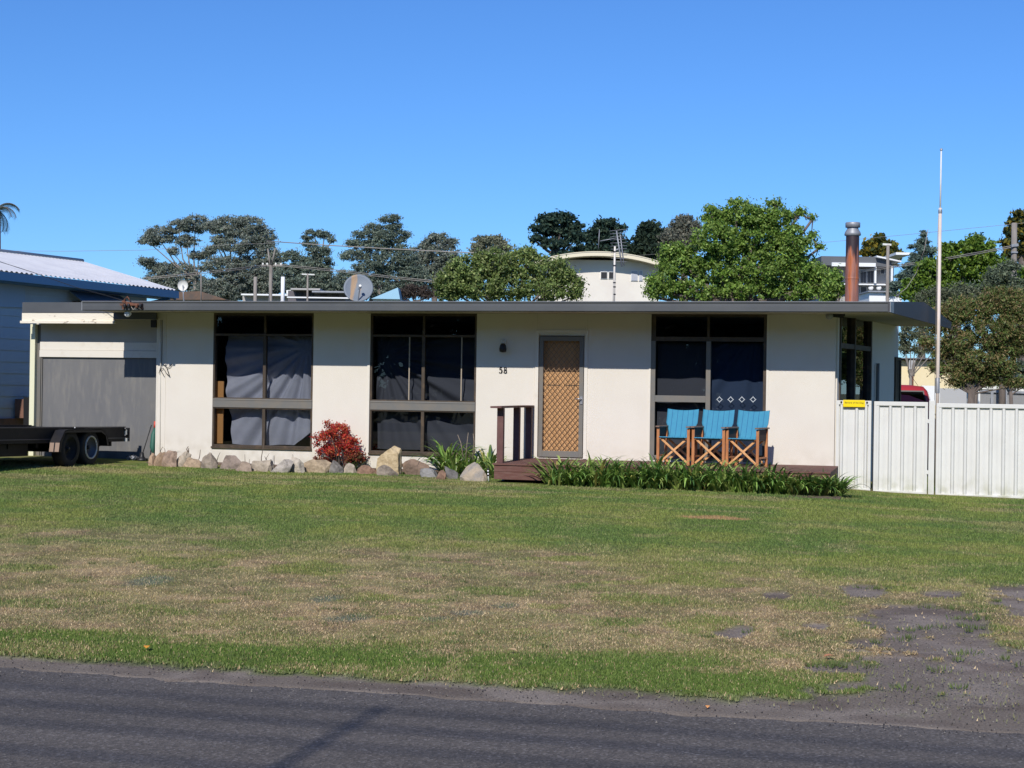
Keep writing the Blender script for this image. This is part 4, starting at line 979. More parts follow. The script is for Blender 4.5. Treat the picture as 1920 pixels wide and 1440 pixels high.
# red bush
bq = seat(640, 884); bq.y = -.36; bq = Vector((fac(640,880,-.36).x, -.36, .11)); bush = empty('red_bush', tuple(bq), 'round bush with bright red leaves behind the edging stones', 'bush')
k = 26.8/F; r0 = np.random.default_rng(3)
cen = []
for (px, py, rx, ry) in ((612,812,20,18),(640,808,24,16),(618,838,24,18),(655,838,22,20),(640,860,30,17),(606,862,14,12),(668,860,12,16),(640,835,28,24)):
    P = fac(px, py, bq.y+.05)
    for i in range(9): cen.append([P.x+r0.normal()*rx*k*.5, P.y+r0.normal()*.13, P.z+r0.normal()*ry*k*.5])
cen = np.array(cen); cen[:,2] = np.maximum(cen[:,2], bq.z+.06)
rd = np.full((len(cen),3), .085)
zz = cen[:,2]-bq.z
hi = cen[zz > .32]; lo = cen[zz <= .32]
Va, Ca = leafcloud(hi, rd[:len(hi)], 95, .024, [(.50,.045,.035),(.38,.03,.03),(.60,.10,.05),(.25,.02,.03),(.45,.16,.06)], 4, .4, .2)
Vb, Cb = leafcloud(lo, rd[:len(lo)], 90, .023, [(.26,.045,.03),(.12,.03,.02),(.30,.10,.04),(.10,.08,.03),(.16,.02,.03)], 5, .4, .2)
npmesh('leaves', np.concatenate([Va,Vb]), 4, np.concatenate([Ca,Cb]), M['redleaf'], bush)
mb = MB()
for i in range(0, len(cen), 4): q = Vector(cen[i]); mb.tube([bq+Vector((random.uniform(-.05,.05),0,-.02)), bq.lerp(q,.5)+Vector((0,0,.04)), q], [.012,.008,.004], 5)
mb.build('stem', M['bark'], bush)

# path stakes
for px, y0, y1, lb in ((916,880,903,'white banded garden stake beside the round tan stone'),(1034,885,905,'white banded garden stake at the left end of the deck bed')):
    q = seat(px, y1); st = empty('garden_stake', tuple(q), lb, 'stake'); h = (y1-y0)*.0085
    MB().tube([q, q+Vector((-.012,0,h))], [.011,.014], 8).build('stake_body', M['white'], st)
    for u in (.5,.75,.98): MB().tube([q+Vector((-.012*u,0,h*u-.012)), q+Vector((-.012*u,0,h*u+.012))], [.0165,.0165], 8).build('stake_band', M['black'], st)
# things in the garage corner
q = Vector((fac(287,850,.14).x, .14, hzs(-6.8,.1)))
um = empty('folded_umbrella', tuple(q), 'folded dark green garden umbrella with red tip leaning in the garage corner', 'umbrella')
tp = fac(291,797,.2); 
MB().tube([fac(288,852,.12), fac(286,838,.14), fac(288,815,.17), fac(290,802,.2)], [.02,.05,.045,.015], 10).build('canopy', M['hose'], um)
MB().tube([fac(290,802,.2), fac(291,790,.21)], [.02,.022], 10).build('tip', M['redplastic'], um)
tag(MB().tube([fac(265,858,.05), fac(284,797,.24)], .009, 6).build('thin_stick', M['wire']), 'thin dark stick leaning across the grey garage door', 'stick')
rnd = random.Random(4)
c0 = fac(248,860,.0); V_, C_ = leafcloud(np.array([[c0.x+rnd.uniform(-.07,.07), -.02+rnd.uniform(-.04,.04), hzs(c0.x,0)+.05+rnd.uniform(0,.03)] for i in range(14)]), np.full((14,3),.025), 10, .03, [(.55,.56,.6),(.1,.1,.12),(.35,.37,.42)], 9)
tag(npmesh('crumpled_bag', V_, 4, C_, M['leaf_far']), 'crumpled pale bag lying at the foot of the garage door', 'bag')
c0 = fac(264,862,.05); z = hzs(c0.x,0); mb = MB(); mb.lathe((c0.x+.02,c0.y,z), [(0,.01),(.09,.01),(.10,.04),(.06,.07),(.04,.10),(.035,.16),(0,.17)], 14); mb.bar((c0.x-.09,c0.y,z+.05),(c0.x+.12,c0.y,z+.03),.07,.06); tag(mb.build('black_base', M['black']), 'black umbrella base on the ground beside the crumpled bag', 'base')

# ------------------------------------------------------------ trailer
TX = -7.0; tr = empty('trailer', (TX-.9, -2.4, .15), 'black tandem axle flat trailer parked in front of the grey garage', 'trailer')
Y0, Y1 = -5.6, -.25
def tz(y): return -.018*(y-Y1)         # nose slightly up toward the street
def tbox(mb, xa, xb, ya, yb, za, zb):
    mb.add([(xa,ya,za+tz(ya)),(xb,ya,za+tz(ya)),(xb,yb,za+tz(yb)),(xa,yb,za+tz(yb)),(xa,ya,zb+tz(ya)),(xb,ya,zb+tz(ya)),(xb,yb,zb+tz(yb)),(xa,yb,zb+tz(yb))], [(0,3,2,1),(4,5,6,7),(0,1,5,4),(1,2,6,5),(2,3,7,6),(3,0,4,7)]); return mb
mb = MB(); tbox(mb, TX-.06, TX-.0, Y0, Y1, .53, .785); tbox(mb, TX-1.9, TX-1.84, Y0, Y1, .53, .785); tbox(mb, TX-1.84, TX-.06, Y1-.05, Y1, .53, .76); tbox(mb, TX-1.84, TX-.06, Y0, Y0+.06, .53, .76)
mb.build('side_rail', M['trailer'], tr, bevel=.004)
mb = MB(); tbox(mb, TX-.004, TX+.018, Y0, Y1+.0, .775, .795); tbox(mb, TX-.002, TX+.012, Y0, Y1, .585, .60); mb.build('rub_strip', mat('worn_black_edge', (.06,.055,.065), .4), tr)
mb = MB(); tbox(mb, TX-1.84, TX-.06, Y0+.06, Y1-.05, .60, .64); mb.build('deck_floor', M['trailer'], tr)
mb = MB(); tbox(mb, TX-.5, TX-.4, Y0, Y1-.3, .40, .60); tbox(mb, TX-1.5, TX-1.4, Y0, Y1-.3, .40, .60)
for y in (Y0+.2, -4.6, -3.8, -3.0, -1.0, -.6): tbox(mb, TX-1.8, TX-.1, y, y+.07, .45, .59)
tbox(mb, TX-.35, TX-.12, -5.2, -3.2, .33, .52); tbox(mb, TX-1.7, TX-1.5, -5.2, -3.0, .35, .52)
mb.build('chassis', M['trailer'], tr)
WR = .31
for side, xc in ((0, TX+.02), (1, TX-1.92)):
    for yc in (-2.29, -1.64):
        zc = hzs(xc, yc)+WR-.005; s = 1 if side == 0 else -1; w = .10
        pr = [(.17,-w),(.20,-w),(WR-.03,-w),(WR-.005,-w*.8),(WR,-w*.5),(WR,w*.5),(WR-.005,w*.8),(WR-.03,w),(.21,w*1.02),(.19,w*.95)]
        wh = MB().lathe((xc, yc, zc), [(a, b*s) for a, b in pr], 36, 'X').build('wheel', M['tyre'], tr)
        rimm = M['rim'] if yc > -2 else M['tyre']
        MB().lathe((xc, yc, zc), [(a, b*s) for a, b in [(0,.03),(.05,.035),(.055,.02),(.11,.005),(.15,.02),(.172,.06),(.19,.085)]], 36, 'X').build('rim', rimm, wh)
        if yc > -2: MB().lathe((xc, yc, zc), [(a, b*s) for a, b in [(.172,.10),(.178,.116),(.192,.118),(.200,.10)]], 40, 'X').build('rim_ring', M['rim_white'], wh)
        MB().lathe((xc, yc, zc), [(a, b*s) for a, b in [(0,.075),(.025,.07),(.035,.05),(.035,.03)]], 14, 'X').build('hub_cap', M['black'], wh)
    # mudguard: one bent sheet over both wheels
    zg = .795 if side == 0 else .79; a, b = -2.75, -1.20
    prof = [(a-.05,.43),(a-.02,.60),(a+.14,zg-.01),(a+.26,zg+.0),(b-.24,zg-.02),(b-.10,zg-.07),(b+.01,.60),(b+.04,.49)]
    xa, xb = (TX+.012, TX+.20) if side == 0 else (TX-1.91, TX-2.1)
    mb = MB(); vs = [(xa,p[0],p[1]) for p in prof]+[(xb,p[0],p[1]) for p in prof]; n = len(prof)
    mb.add(vs, [(i,i+1,i+1+n,i+n) for i in range(n-1)]); o = mb.build('mudguard', M['trailer'], tr); md = o.modifiers.new('s','SOLIDIFY'); md.thickness = .012
    if side == 0:
        mb = MB(); e = [(xb, p[0], p[1]) for p in prof]; inn = [(xb, p[0]+(0.07 if i < 2 else -.07 if i > n-3 else 0), p[1]-(.05 if 1 < i < n-2 else 0)) for i, p in enumerate(prof)]
        mb.add(e+inn, [(i,i+1,i+1+n,i+n) for i in range(n-1)]); o = mb.build('mudguard_edge', M['trailer'], tr); md = o.modifiers.new('s','SOLIDIFY'); md.thickness = .006
    mb = MB()
    if side == 0:
        for u in (.012,.115): mb.add([(xa+u,a-.058,.44),(xa+u+.075,a-.058,.44),(xa+u+.075,a-.032,.585),(xa+u,a-.032,.585)], [(0,1,2,3)])
        o = mb.build('reflector', M['reflector'], tr); md = o.modifiers.new('s','SOLIDIFY'); md.thickness = .008
    MB().tube([(xc, -1.65, .44),(xc-.95*(1 if side==0 else -1), -1.65, .44)], .03).build('axle', M['trailer'], tr)
    MB().tube([(xc, -2.29, .44),(xc-.95*(1 if side==0 else -1), -2.29, .44)], .03).build('axle', M['trailer'], tr)
for xo in (TX+.0, TX-1.88):
    mb = MB(); mb.box(xo-.05, xo+.02, Y1+.0, Y1+.10, .60, .63); mb.box(xo-.05, xo+.02, Y1, Y1+.10, .72, .75); mb.box(xo-.03, xo+.03, Y1+.10, Y1+.13, .53, .77); mb.build('light_bracket', M['trailer'], tr)
    mb = MB(); mb.box(xo-.02, xo+.03, Y1+.01, Y1+.07, .53, .59); mb.box(xo-.03,xo+.025,Y1+.01,Y1+.05,.65,.74); mb.build('tail_light', M['offwhite'], tr)
MB().lathe((TX+.018,-2.0,.80), [(0,.0),(.012,.002),(.012,.02),(0,.025)], 10).build('marker_lamp', M['white'], tr)
mb = MB(); mb.tube([(TX-.9,Y0,.68),(TX-.9,Y0-1.2,.66)], .05); mb.bar((TX-.1,Y0,.66),(TX-.9,Y0-1.1,.66),.06,.1); mb.bar((TX-1.8,Y0,.66),(TX-.9,Y0-1.1,.66),.06,.1); mb.tube([(TX-.9,Y0-1.2,.7),(TX-.9,Y0-1.2,.2)], .03); mb.build('drawbar', M['trailer'], tr)
MB().lathe((TX-.9, Y0-1.2, .19), [(0,-.03),(.09,-.03),(.09,.03),(0,.03)], 16, 'X').build('jockey_wheel', M['tyre'], tr)

# ------------------------------------------------------------ red wagon behind the gates
cr = dep(1671, 738, 31.2); X0 = cr.x; YR = cr.y
car = empty('red_wagon', (X0, YR+2, 0), 'red wagon seen from behind over the white gate', 'car')
def loft(sec, m, name, par, n=1):
    vs = []; fs = []; k = len(sec[0])
    for s_ in sec: vs += s_
    for i in range(len(sec)-1):
        for j in range(k-1): a = i*k+j; fs.append((a, a+1, a+k+1, a+k))
    fs.append(tuple(range(k))[::-1]); fs.append(tuple((len(sec)-1)*k+j for j in range(k)))
    mb = MB().add(vs, fs, True); return mb.build(name, m, par)
def csec(y, wl, wr, zb, zs, zr):     # half-width low, half-width roof
    h = [(-wl,zb),(-wl*1.01,zb+.25),(-wl,zs),(-wr-.02,zr-.10),(-wr+.06,zr-.015),(-wr*.5,zr+.012),(0,zr+.018)]
    pts = h+[(-a, b) for a, b in h[:-1][::-1]]; return [(X0+a, y, b) for a, b in pts]
o = loft([csec(YR-.02,.74,.74,.35,.9,.95), csec(YR,.84,.80,.3,1.0,1.08), csec(YR+.03,.85,.70,.28,1.04,1.30), csec(YR+.16,.85,.66,.28,1.05,1.66), csec(YR+.32,.85,.66,.28,1.05,1.735), csec(YR+2.4,.85,.66,.28,1.03,1.74), csec(YR+3.05,.85,.72,.28,1.0,1.10), csec(YR+4.1,.83,.7,.28,.9,.95), csec(YR+4.3,.75,.7,.35,.7,.75)], M['red'], 'body', car)
mb = MB(); yg0, yg1 = YR+.03, YR+.145; mb.add([(X0-.72,yg0-.03,1.12),(X0+.72,yg0-.03,1.12),(X0+.595,yg1-.012,1.615),(X0-.595,yg1-.012,1.615)], [(0,1,2,3)]); rg = mb.build('rear_window', M['carglass2'] if 'carglass2' in M else M['carglass'], car, fix=False)
mb = MB(); mb.add([(X0-.745,yg0-.022,1.09),(X0+.745,yg0-.022,1.09),(X0+.615,yg1-.004,1.64),(X0-.615,yg1-.004,1.64)], [(0,1,2,3)]); mb.build('window_seal', M['black'], car, fix=False)
for sx in (-1,1):
    mb = MB(); mb.add([(X0+sx*.865,YR+.5,1.10),(X0+sx*.865,YR+2.6,1.08),(X0+sx*.69,YR+2.35,1.62),(X0+sx*.69,YR+.45,1.62)], [(0,1,2,3)]); mb.build('side_window', M['black'], car, fix=False)
    MB().box(X0+sx*.80-.05, X0+sx*.80+.05, YR-.03, YR+.02, .72, 1.0).build('tail_light', M['redplastic'], car)
    for y in (YR+.85, YR+3.4): wh = MB().lathe((X0+sx*.76, y, .31), [(0,-.1),(.28,-.1),(.31,-.07),(.31,.07),(.28,.1),(0,.1)], 24, 'X').build('wheel', M['tyre'], car); MB().lathe((X0+sx*.76, y, .31), [(0,.11*sx),(.17,.105*sx),(.18,.09*sx)], 20, 'X').build('rim', M['galv'], wh)
mb = MB(); mb.tube([(X0+.5,YR+.3,1.74),(X0+.35,YR+.1,1.95)], .004, 5); mb.build('aerial', M['wire'], car)
MB().lathe((X0+.15,YR+.03,1.52), [(0,-.02),(.03,-.02),(.03,0)], 10, 'Y').build('window_sticker', M['white'], car)

# ------------------------------------------------------------ neighbour on the left
nb = empty('blue_house', (-12.5, 4, 0), 'pale blue weatherboard house with blue gutter and white metal roof at far left', 'house')
E0 = Vector((-11.0, -3.0, 3.72)); pa = dep(0,508,31.6); pb = dep(329,545,37.4); dE = (pb-pa); dE.z = 0; dE.normalize(); zE = (pa.z+pb.z)/2
ea = pa-dE*4.0; eb = pb.copy(); ea.z = eb.z = zE
rb_ = dep(155,490,38.8); ra_ = dep(0,475,36.2); zR = (rb_.z+ra_.z)/2; dR = (rb_-ra_); dR.z = 0; dR.normalize(); ra_ = ra_-dR*5; ra_.z = rb_.z = zR
# corrugated roof slope: ribs run from ridge to eave
mb = MB(); n = 66; vs = []; fs = []
for i in range(n*4+1):
    u = i/(n*4); h = .026 if (i % 4) in (0, 1) else 0
    a = ra_.lerp(rb_, u)+Vector((0,0,h)); b = ea.lerp(eb, u)+Vector((0,0,h)); vs += [a, b]
for i in range(n*4): fs.append((2*i, 2*i+1, 2*i+3, 2*i+2))
n0 = len(vs)
mb.add(vs, fs)
L_far = ra_+Vector((-4.2,.2,-.9)); L_far2 = rb_+Vector((-4.2,.2,-.9)); mb.add([ra_, rb_, L_far2, L_far], [(0,1,2,3)])
mb.build('roof', M['nb_roof'], nb, fix=False)
mb = MB(); mb.tube([ra_+Vector((0,0,.03)), rb_+Vector((0,0,.03))], .05, 8); mb.build('ridge_cap', M['fascia_lip'], nb)
sdv = Vector((dE.y, -dE.x, 0))
mb = MB(); mb.bar(ea+Vector((0,0,-.10))+sdv*.05, eb+Vector((0,0,-.10))+sdv*.05, .10, .17); mb.bar(eb+Vector((.02,0,-.12)), rb_+Vector((0,.02,-.1)), .04, .2); mb.build('gutter', M['blue'], nb)
mb = MB(); mb.poly([ea-sdv*.0+Vector((0,0,-.17)), eb+Vector((0,0,-.17)), eb-sdv*.5+Vector((0,0,-.17)), ea-sdv*.5+Vector((0,0,-.17))], (0,0,-.03)); mb.bar(eb+Vector((0,-.3,-.2)), eb-sdv*.55+Vector((0,-.3,-.3)), .06, .06); mb.build('eave', M['blue'], nb)
wa = ea-sdv*.5; wb = eb-sdv*.5-dE*.5; mb = MB(); z = .55; 
while z < zE-.2:
    z1 = min(z+.235, zE-.19); p = [wa, wb, wb-sdv*.12, wa-sdv*.12]
    mb.add([(wa.x+sdv.x*.018,wa.y+sdv.y*.018,z),(wb.x+sdv.x*.018,wb.y+sdv.y*.018,z),(wb.x,wb.y,z1),(wa.x,wa.y,z1)], [(0,1,2,3)])
    mb.add([(wa.x+sdv.x*.018,wa.y+sdv.y*.018,z),(wb.x+sdv.x*.018,wb.y+sdv.y*.018,z),(wb.x-sdv.x*.01,wb.y-sdv.y*.01,z),(wa.x-sdv.x*.01,wa.y-sdv.y*.01,z)], [(0,1,2,3)])
    z = z1
mb.poly([(wb.x,wb.y,.3),(wb.x-5,wb.y+.6,.3),(wb.x-5,wb.y+.7,.3),(wb.x,wb.y+.1,.3)], (0,0,zE-.5))
mb.build('wall', M['nb_wall'], nb)
def nbpt(px, py, o=.03):  # point on the neighbour's wall plane
    d = ray(px, py); q = wa+sdv*o; tt = (q-CAM).dot(sdv)/d.dot(sdv); return CAM+d*tt
mb = MB(); a, b, c_, d_ = nbpt(-80,500,.06), nbpt(47,520,.06), nbpt(47,577,.06), nbpt(-80,572,.06); mb.poly([a,b,c_,d_], -sdv*.05); mb.build('cladding_panel', M['nb_wall2'], nb)
mb = MB(); a, b = nbpt(-60,786), nbpt(62,790); mb.poly([(a.x,a.y,.0),(b.x,b.y,.0),(b.x,b.y,a.z),(a.x,a.y,a.z)], sdv*.05); c1, c2 = nbpt(28,748,.05), nbpt(60,748,.05); mb.poly([(c1.x,c1.y,a.z+.01),(c2.x,c2.y,a.z+.01),(c2.x,c2.y,c1.z),(c1.x,c1.y,c1.z)], sdv*.3); mb.build('brick_base', M['brick'], nb)
mb = MB(); mb.poly([nbpt(44,745,.6),nbpt(62,745,.6),nbpt(62,800,.6),nbpt(44,800,.6)], sdv*.3); tag(mb.build('dark_gate', M['black']), 'dark side gate between the blue house and the garage', 'gate')
# awning over a side window
aw = nbpt(128,548,.05); ax = nbpt(224,558,.05); mb = MB(); n = 26; vs = []; fs = []
for i in range(n*2+1):
    u = i/(n*2); h = .03*(i % 2); a = aw.lerp(ax, u); vs += [a+Vector((0,0,.05+h*.4))+sdv*(.0), a+sdv*(.42)+Vector((0,0,-.22+h))]
for i in range(n*2): fs.append((2*i,2*i+1,2*i+3,2*i+2))
mb.add(vs, fs); o = mb.build('awning', M['awning'], nb); md = o.modifiers.new('s','SOLIDIFY'); md.thickness = .02
mb = MB(); mb.bar(aw+Vector((0,0,.06)), ax+Vector((0,0,.06)), .05, .05); mb.bar(aw+sdv*.42+Vector((0,0,-.24)), ax+sdv*.42+Vector((0,0,-.24)), .03, .04); mb.build('awning_frame', M['nb_wall2'], nb)
mb = MB(); a, b = nbpt(135,565,.0), nbpt(215,570,.0); mb.poly([(a.x,a.y,a.z-1.1),(b.x,b.y,a.z-1.1),(b.x,b.y,a.z),(a.x,a.y,a.z)], sdv*.04); mb.build('window', M['black'], nb)

# ------------------------------------------------------------ houses further back
def wallbox(name, parent, px0, px1, py0, py1, t, m, depth=6, yaw=0, z0=0):
    a = dep(px0, py0, t); b = dep(px1, py0, t); z1 = a.z; mb = MB(); back = Vector((-math.sin(TH), math.cos(TH), 0))*depth
    mb.poly([(a.x,a.y,z0),(b.x,b.y,z0),(b.x+back.x,b.y+back.y,z0),(a.x+back.x,a.y+back.y,z0)], (0,0,z1-z0)); return mb.build(name, m, parent)
def plaq(name, parent, px0, px1, py0, py1, t, m, th=.1, **k):
    a = dep(px0, py0, t); b = dep(px1, py1, t); r = Vector((math.cos(TH), math.sin(TH), 0)); w = (b-a).dot(r); back = Vector((-math.sin(TH), math.cos(TH), 0))*th
    p = [a, a+r*w, Vector((*(a+r*w).xy, b.z)), Vector((*a.xy, b.z))]; return MB().poly(p, back).build(name, m, parent, **k)
# curved roof house
t = 62; wh = empty('curved_roof_house', tuple(Vector((*dep(1130,560,t+4).xy, 0))), 'cream two storey house with a curved roof edge behind the trees', 'house')
wallbox('wall', wh, 1012, 1236, 486, 600, t, M['render_white'], 9)
def arcp(x):     # underside of the fascia in the picture
    return 476.5+((x-1118)/104)**2*14.5
mb = MB(); R0 = Vector((math.cos(TH), math.sin(TH), 0)); Bk = Vector((-math.sin(TH), math.cos(TH), 0)); lo_ = []; hi_ = []
for i in range(25):
    x = 1000+i*(1262-1000)/24; lo_.append(dep(x, arcp(x)+3, t-.75)); hi_.append(dep(x, arcp(x)-5.5, t-.75))
n = 25
mb.add(lo_+hi_+[p+Bk*.15 for p in lo_]+[p+Bk*.15 for p in hi_], [(i,i+1,i+1+n,i+n) for i in range(n-1)]+[(i+2*n,i+1+2*n,i+1,i) for i in range(n-1)]+[(i+n,i+1+n,i+1+3*n,i+3*n) for i in range(n-1)]+[(i+2*n,i+1+2*n,i+1+3*n,i+3*n) for i in range(n-1)])
mb.build('fascia', M['creamyellow'] if False else mat('cream_fascia', (.74,.66,.48), .7), wh)
mb = MB(); lo2 = [p+Bk*10-Vector((0,0,.3)) for p in hi_]; up = Vector((0,0,-.03)); mb.add([p+up for p in hi_]+[p+up for p in lo2]+[p-Vector((0,0,.05)) for p in hi_], [(i,i+1,i+1+n,i+n) for i in range(n-1)]+[(i+2*n,i+1+2*n,i+1,i) for i in range(n-1)]); mb.build('roof', M['roof_dark'], wh)
mb = MB(); mb.add([p+Bk*.1 for p in lo_]+[p+Bk*.9 for p in lo_], [(i,i+1,i+1+n,i+n) for i in range(n-1)]); mb.build('soffit', M['soffit'], wh)
for a, b, c_, d_ in ((1127,510,1138,522),(1142,510,1153,522),(1184,508,1195,526),(1199,508,1204,526)):
    w = plaq('window', wh, a-1, b and c_+1, b-1, d_+1, t-.04, M['white'], .06); plaq('pane', w, a, c_, b, d_, t-.06, M['black'] if a < 1150 else M['drape_grey'] , .03)
plaq('window', wh, 1050, 1062, 505, 522, t-.06, M['black'], .05)
for x0_, x1_, y_, lab in ((1050,1052,0,0),): pass
# right hand two storey house
t = 78; rh = empty('balcony_house', tuple(Vector((*dep(1650,560,t+4).xy, 0))), 'white two storey house with tall glass doors and grey roof right of the flue', 'house')
wallbox('wall', rh, 1560, 1676, 500, 600, t, M['stucco_grey'], 7)
a, b, c_, d_ = dep(1540,480,t-1), dep(1640,480,t-1), dep(1675,500,t-1), dep(1540,497,t-1)
MB().poly([a, dep(1664,482,t-1), c_, d_], Bk*9).build('roof', M['roof_dark'], rh)
plaq('fascia', rh, 1560, 1642, 492, 500, t-1.2, M['white'], .2); MB().poly([dep(1644,479,t-1.3), dep(1690,489,t-1.3), dep(1690,491.5,t-1.3), dep(1644,482,t-1.3)], Bk*4).build('roof_edge', M['white'], rh)
plaq('wall_band', rh, 1560, 1672, 531, 535, t-.7, M['white'], .7)
for a, c_ in ((1600,1612),(1613,1625),(1626,1639)):
    w = plaq('window', rh, a, c_, 505, 531, t-.08, M['white'], .06)
    for u, v in ((a+1.2,(a+c_)/2-.6),((a+c_)/2+.6,c_-1.2)): plaq('pane', w, u, v, 508, 530, t-.13, M['drape_dark'], .03)
w = plaq('window', rh, 1651, 1659, 504, 514, t-.08, M['white'], .05); plaq('pane', w, 1652, 1658, 505, 513, t-.12, M['drape_dark'], .03)
for a, c_ in ((1600,1611),(1613,1626)): w = plaq('window', rh, a, c_, 537, 562, t-.08, M['white'], .06); plaq('pane', w, a+1.5, c_-1.5, 538, 562, t-.12, M['drape_dark'], .03)
for x in (1597,1640,1671): plaq('balcony_post', rh, x, x+3, 500, 531 if x > 1600 else 565, t-1, M['white'], .15)
plaq('wall', rh, 1630, 1690, 548, 600, t-4, M['white'], 3); plaq('roof', rh, 1628, 1696, 545, 548.5, t-4.2, M['galv'], 3.5)
for x in (1633,1648): q = dep(x, 540, t-.5); MB().lathe(q, [(0,-.1),(.12,-.1),(.12,0)], 12, 'Y').build('vent_cover', M['white'], rh)
plaq('upper_roof', rh, 1680, 1707, 473, 478, t+6, M['white'], 3)
# low houses in the distance at left
t = 95; h1 = empty('low_house', tuple(Vector((*dep(505,560,t).xy, 0))), 'low distant house with pale eave line left of the white vent pipe', 'house')
wallbox('wall', h1, 455, 566, 555, 600, t, M['stucco_grey'], 8); plaq('roof_edge', h1, 452, 570, 550.5, 555, t-1, M['white'], 10); plaq('chimney', h1, 537, 545, 544, 551, t+2, M['offwhite'], .8)
t = 88; h2 = empty('low_house', tuple(Vector((*dep(600,560,t).xy, 0))), 'low distant house with dark windows band left of the satellite dish', 'house')
wallbox('wall', h2, 540, 648, 545, 600, t, mat('dark_wall', (.12,.11,.12), .8), 8); plaq('roof_edge', h2, 545, 600, 540, 544, t-1, M['stucco_grey'], 10); plaq('roof_edge', h2, 585, 652, 545, 549, t-1.5, M['galv'], 10); plaq('verandah_rail', h2, 538, 655, 556, 560, t-3, M['white'], .5)
for a in (555,575,600,622): plaq('window', h2, a, a+13, 547, 554, t-.1, M['black'], .05)
t = 70; h3 = empty('blue_roof_house', tuple(Vector((*dep(725,560,t).xy, 0))), 'small house with pale blue sloping roof right of the satellite dish', 'house')
MB().poly([dep(696,560,t),dep(746,539,t),dep(750,561,t)], Bk*6).build('roof', M['roofblue'], h3); wallbox('wall', h3, 700, 752, 561, 600, t+.3, M['offwhite'], 5)
t = 60; h4 = empty('brown_roof_house', tuple(Vector((*dep(360,560,t).xy, 0))), 'dark brown tiled roof behind the corner of the blue house', 'house')
MB().poly([dep(300,562,t),dep(332,547,t),dep(375,546,t),dep(425,562,t)], Bk*5).build('roof', mat('brown_tiles', (.10,.075,.06), .8, (.18,.10,.06), 3), h4); wallbox('wall', h4, 305, 420, 562, 600, t+.3, M['stucco_grey'], 5)
t = 66; h5 = empty('pale_house', tuple(Vector((*dep(1930,740,t).xy, 0))), 'pale house wall glimpsed under the trees at the far right edge', 'house')
wallbox('wall', h5, 1835, 2300, 700, 790, t, M['offwhite'], 8); plaq('roof', h5, 1825, 2320, 690, 701, t-.6, M['roof_dark'], 9)
for a in (1890,1960): plaq('window', h5, a, a+16, 712, 728, t-.1, M['black'], .05)
# small dish on the neighbour's far side
q = dep(343, 535, 44); d2 = empty('satellite_dish', tuple(q), 'small pale satellite dish at the far corner of the blue house', 'satellite dish')
MB().lathe(q, [(0,.06),(.08,.05),(.15,0),(.155,-.01)], 20, 'Y').build('reflector', M['offwhite'], d2); MB().tube([q, q+Vector((0,.05,-.35)), q+Vector((0,.3,-1.2))], .02).build('mount', M['galv'], d2)
q = dep(378, 562, 46); tag(MB().tube([dep(377,570,46), dep(377,514,46)], .02).build('thin_pole', M['pole_wood']), 'thin pole right of the small satellite dish', 'pole')
# yellow shed, walls and far fences at right
t = 50; ys = empty('yellow_building', tuple(Vector((*dep(1750,700,t).xy, 0))), 'cream yellow building behind the red wagon', 'building')
wallbox('wall', ys, 1640, 1800, 675, 790, t, M['creamyellow'], 6); plaq('roof_edge', ys, 1635, 1806, 670, 674.5, t-.3, M['roof_dark'], 7)
pl_ = plaq('meter_box', ys, 1705, 1715, 675, 694, t-.25, M['greyfence'], .2); plaq('lamp', ys, 1705, 1711, 689, 692, t-.4, M['white'], .1)
plaq('downpipe', ys, 1710, 1712.5, 694, 745, t-.12, M['rusty'], .08)
tag(plaq('white_fence', None, 1728, 1762, 723, 760, 48, M['white'], .08), 'white fence section beside the red wagon', 'fence')
tag(plaq('grey_fence', None, 1762, 1812, 728, 760, 48.6, M['greyfence'], .06), 'plain grey fence section left of the tree trunk', 'fence')
gf = empty('sheet_fence', tuple(Vector((*dep(1880,760,50).xy, 0))), 'grey corrugated fence with posts right of the tree trunk', 'fence')
mb = MB(); a = dep(1838,733,50); b = dep(2010,739,49); vs = []; fs = []; n = 90
for i in range(n*2+1): q = a.lerp(b, i/(2*n)); vs += [(q.x, q.y+.03*(i % 2), 0), (q.x, q.y+.03*(i % 2), q.z)]
for i in range(2*n): fs.append((2*i,2*i+2,2*i+3,2*i+1))
mb.add(vs, fs); mb.build('sheet', M['greyfence'], gf); MB().bar(a+Vector((0,-.03,0)), b+Vector((0,-.03,0)), .06, .07).build('top_rail', M['galv'], gf)
for px in (1860,1886): q = dep(px, 735, 49.6); MB().box(q.x-.04, q.x+.04, q.y-.12, q.y-.04, 0, q.z+.06).build('post', M['galv'], gf)
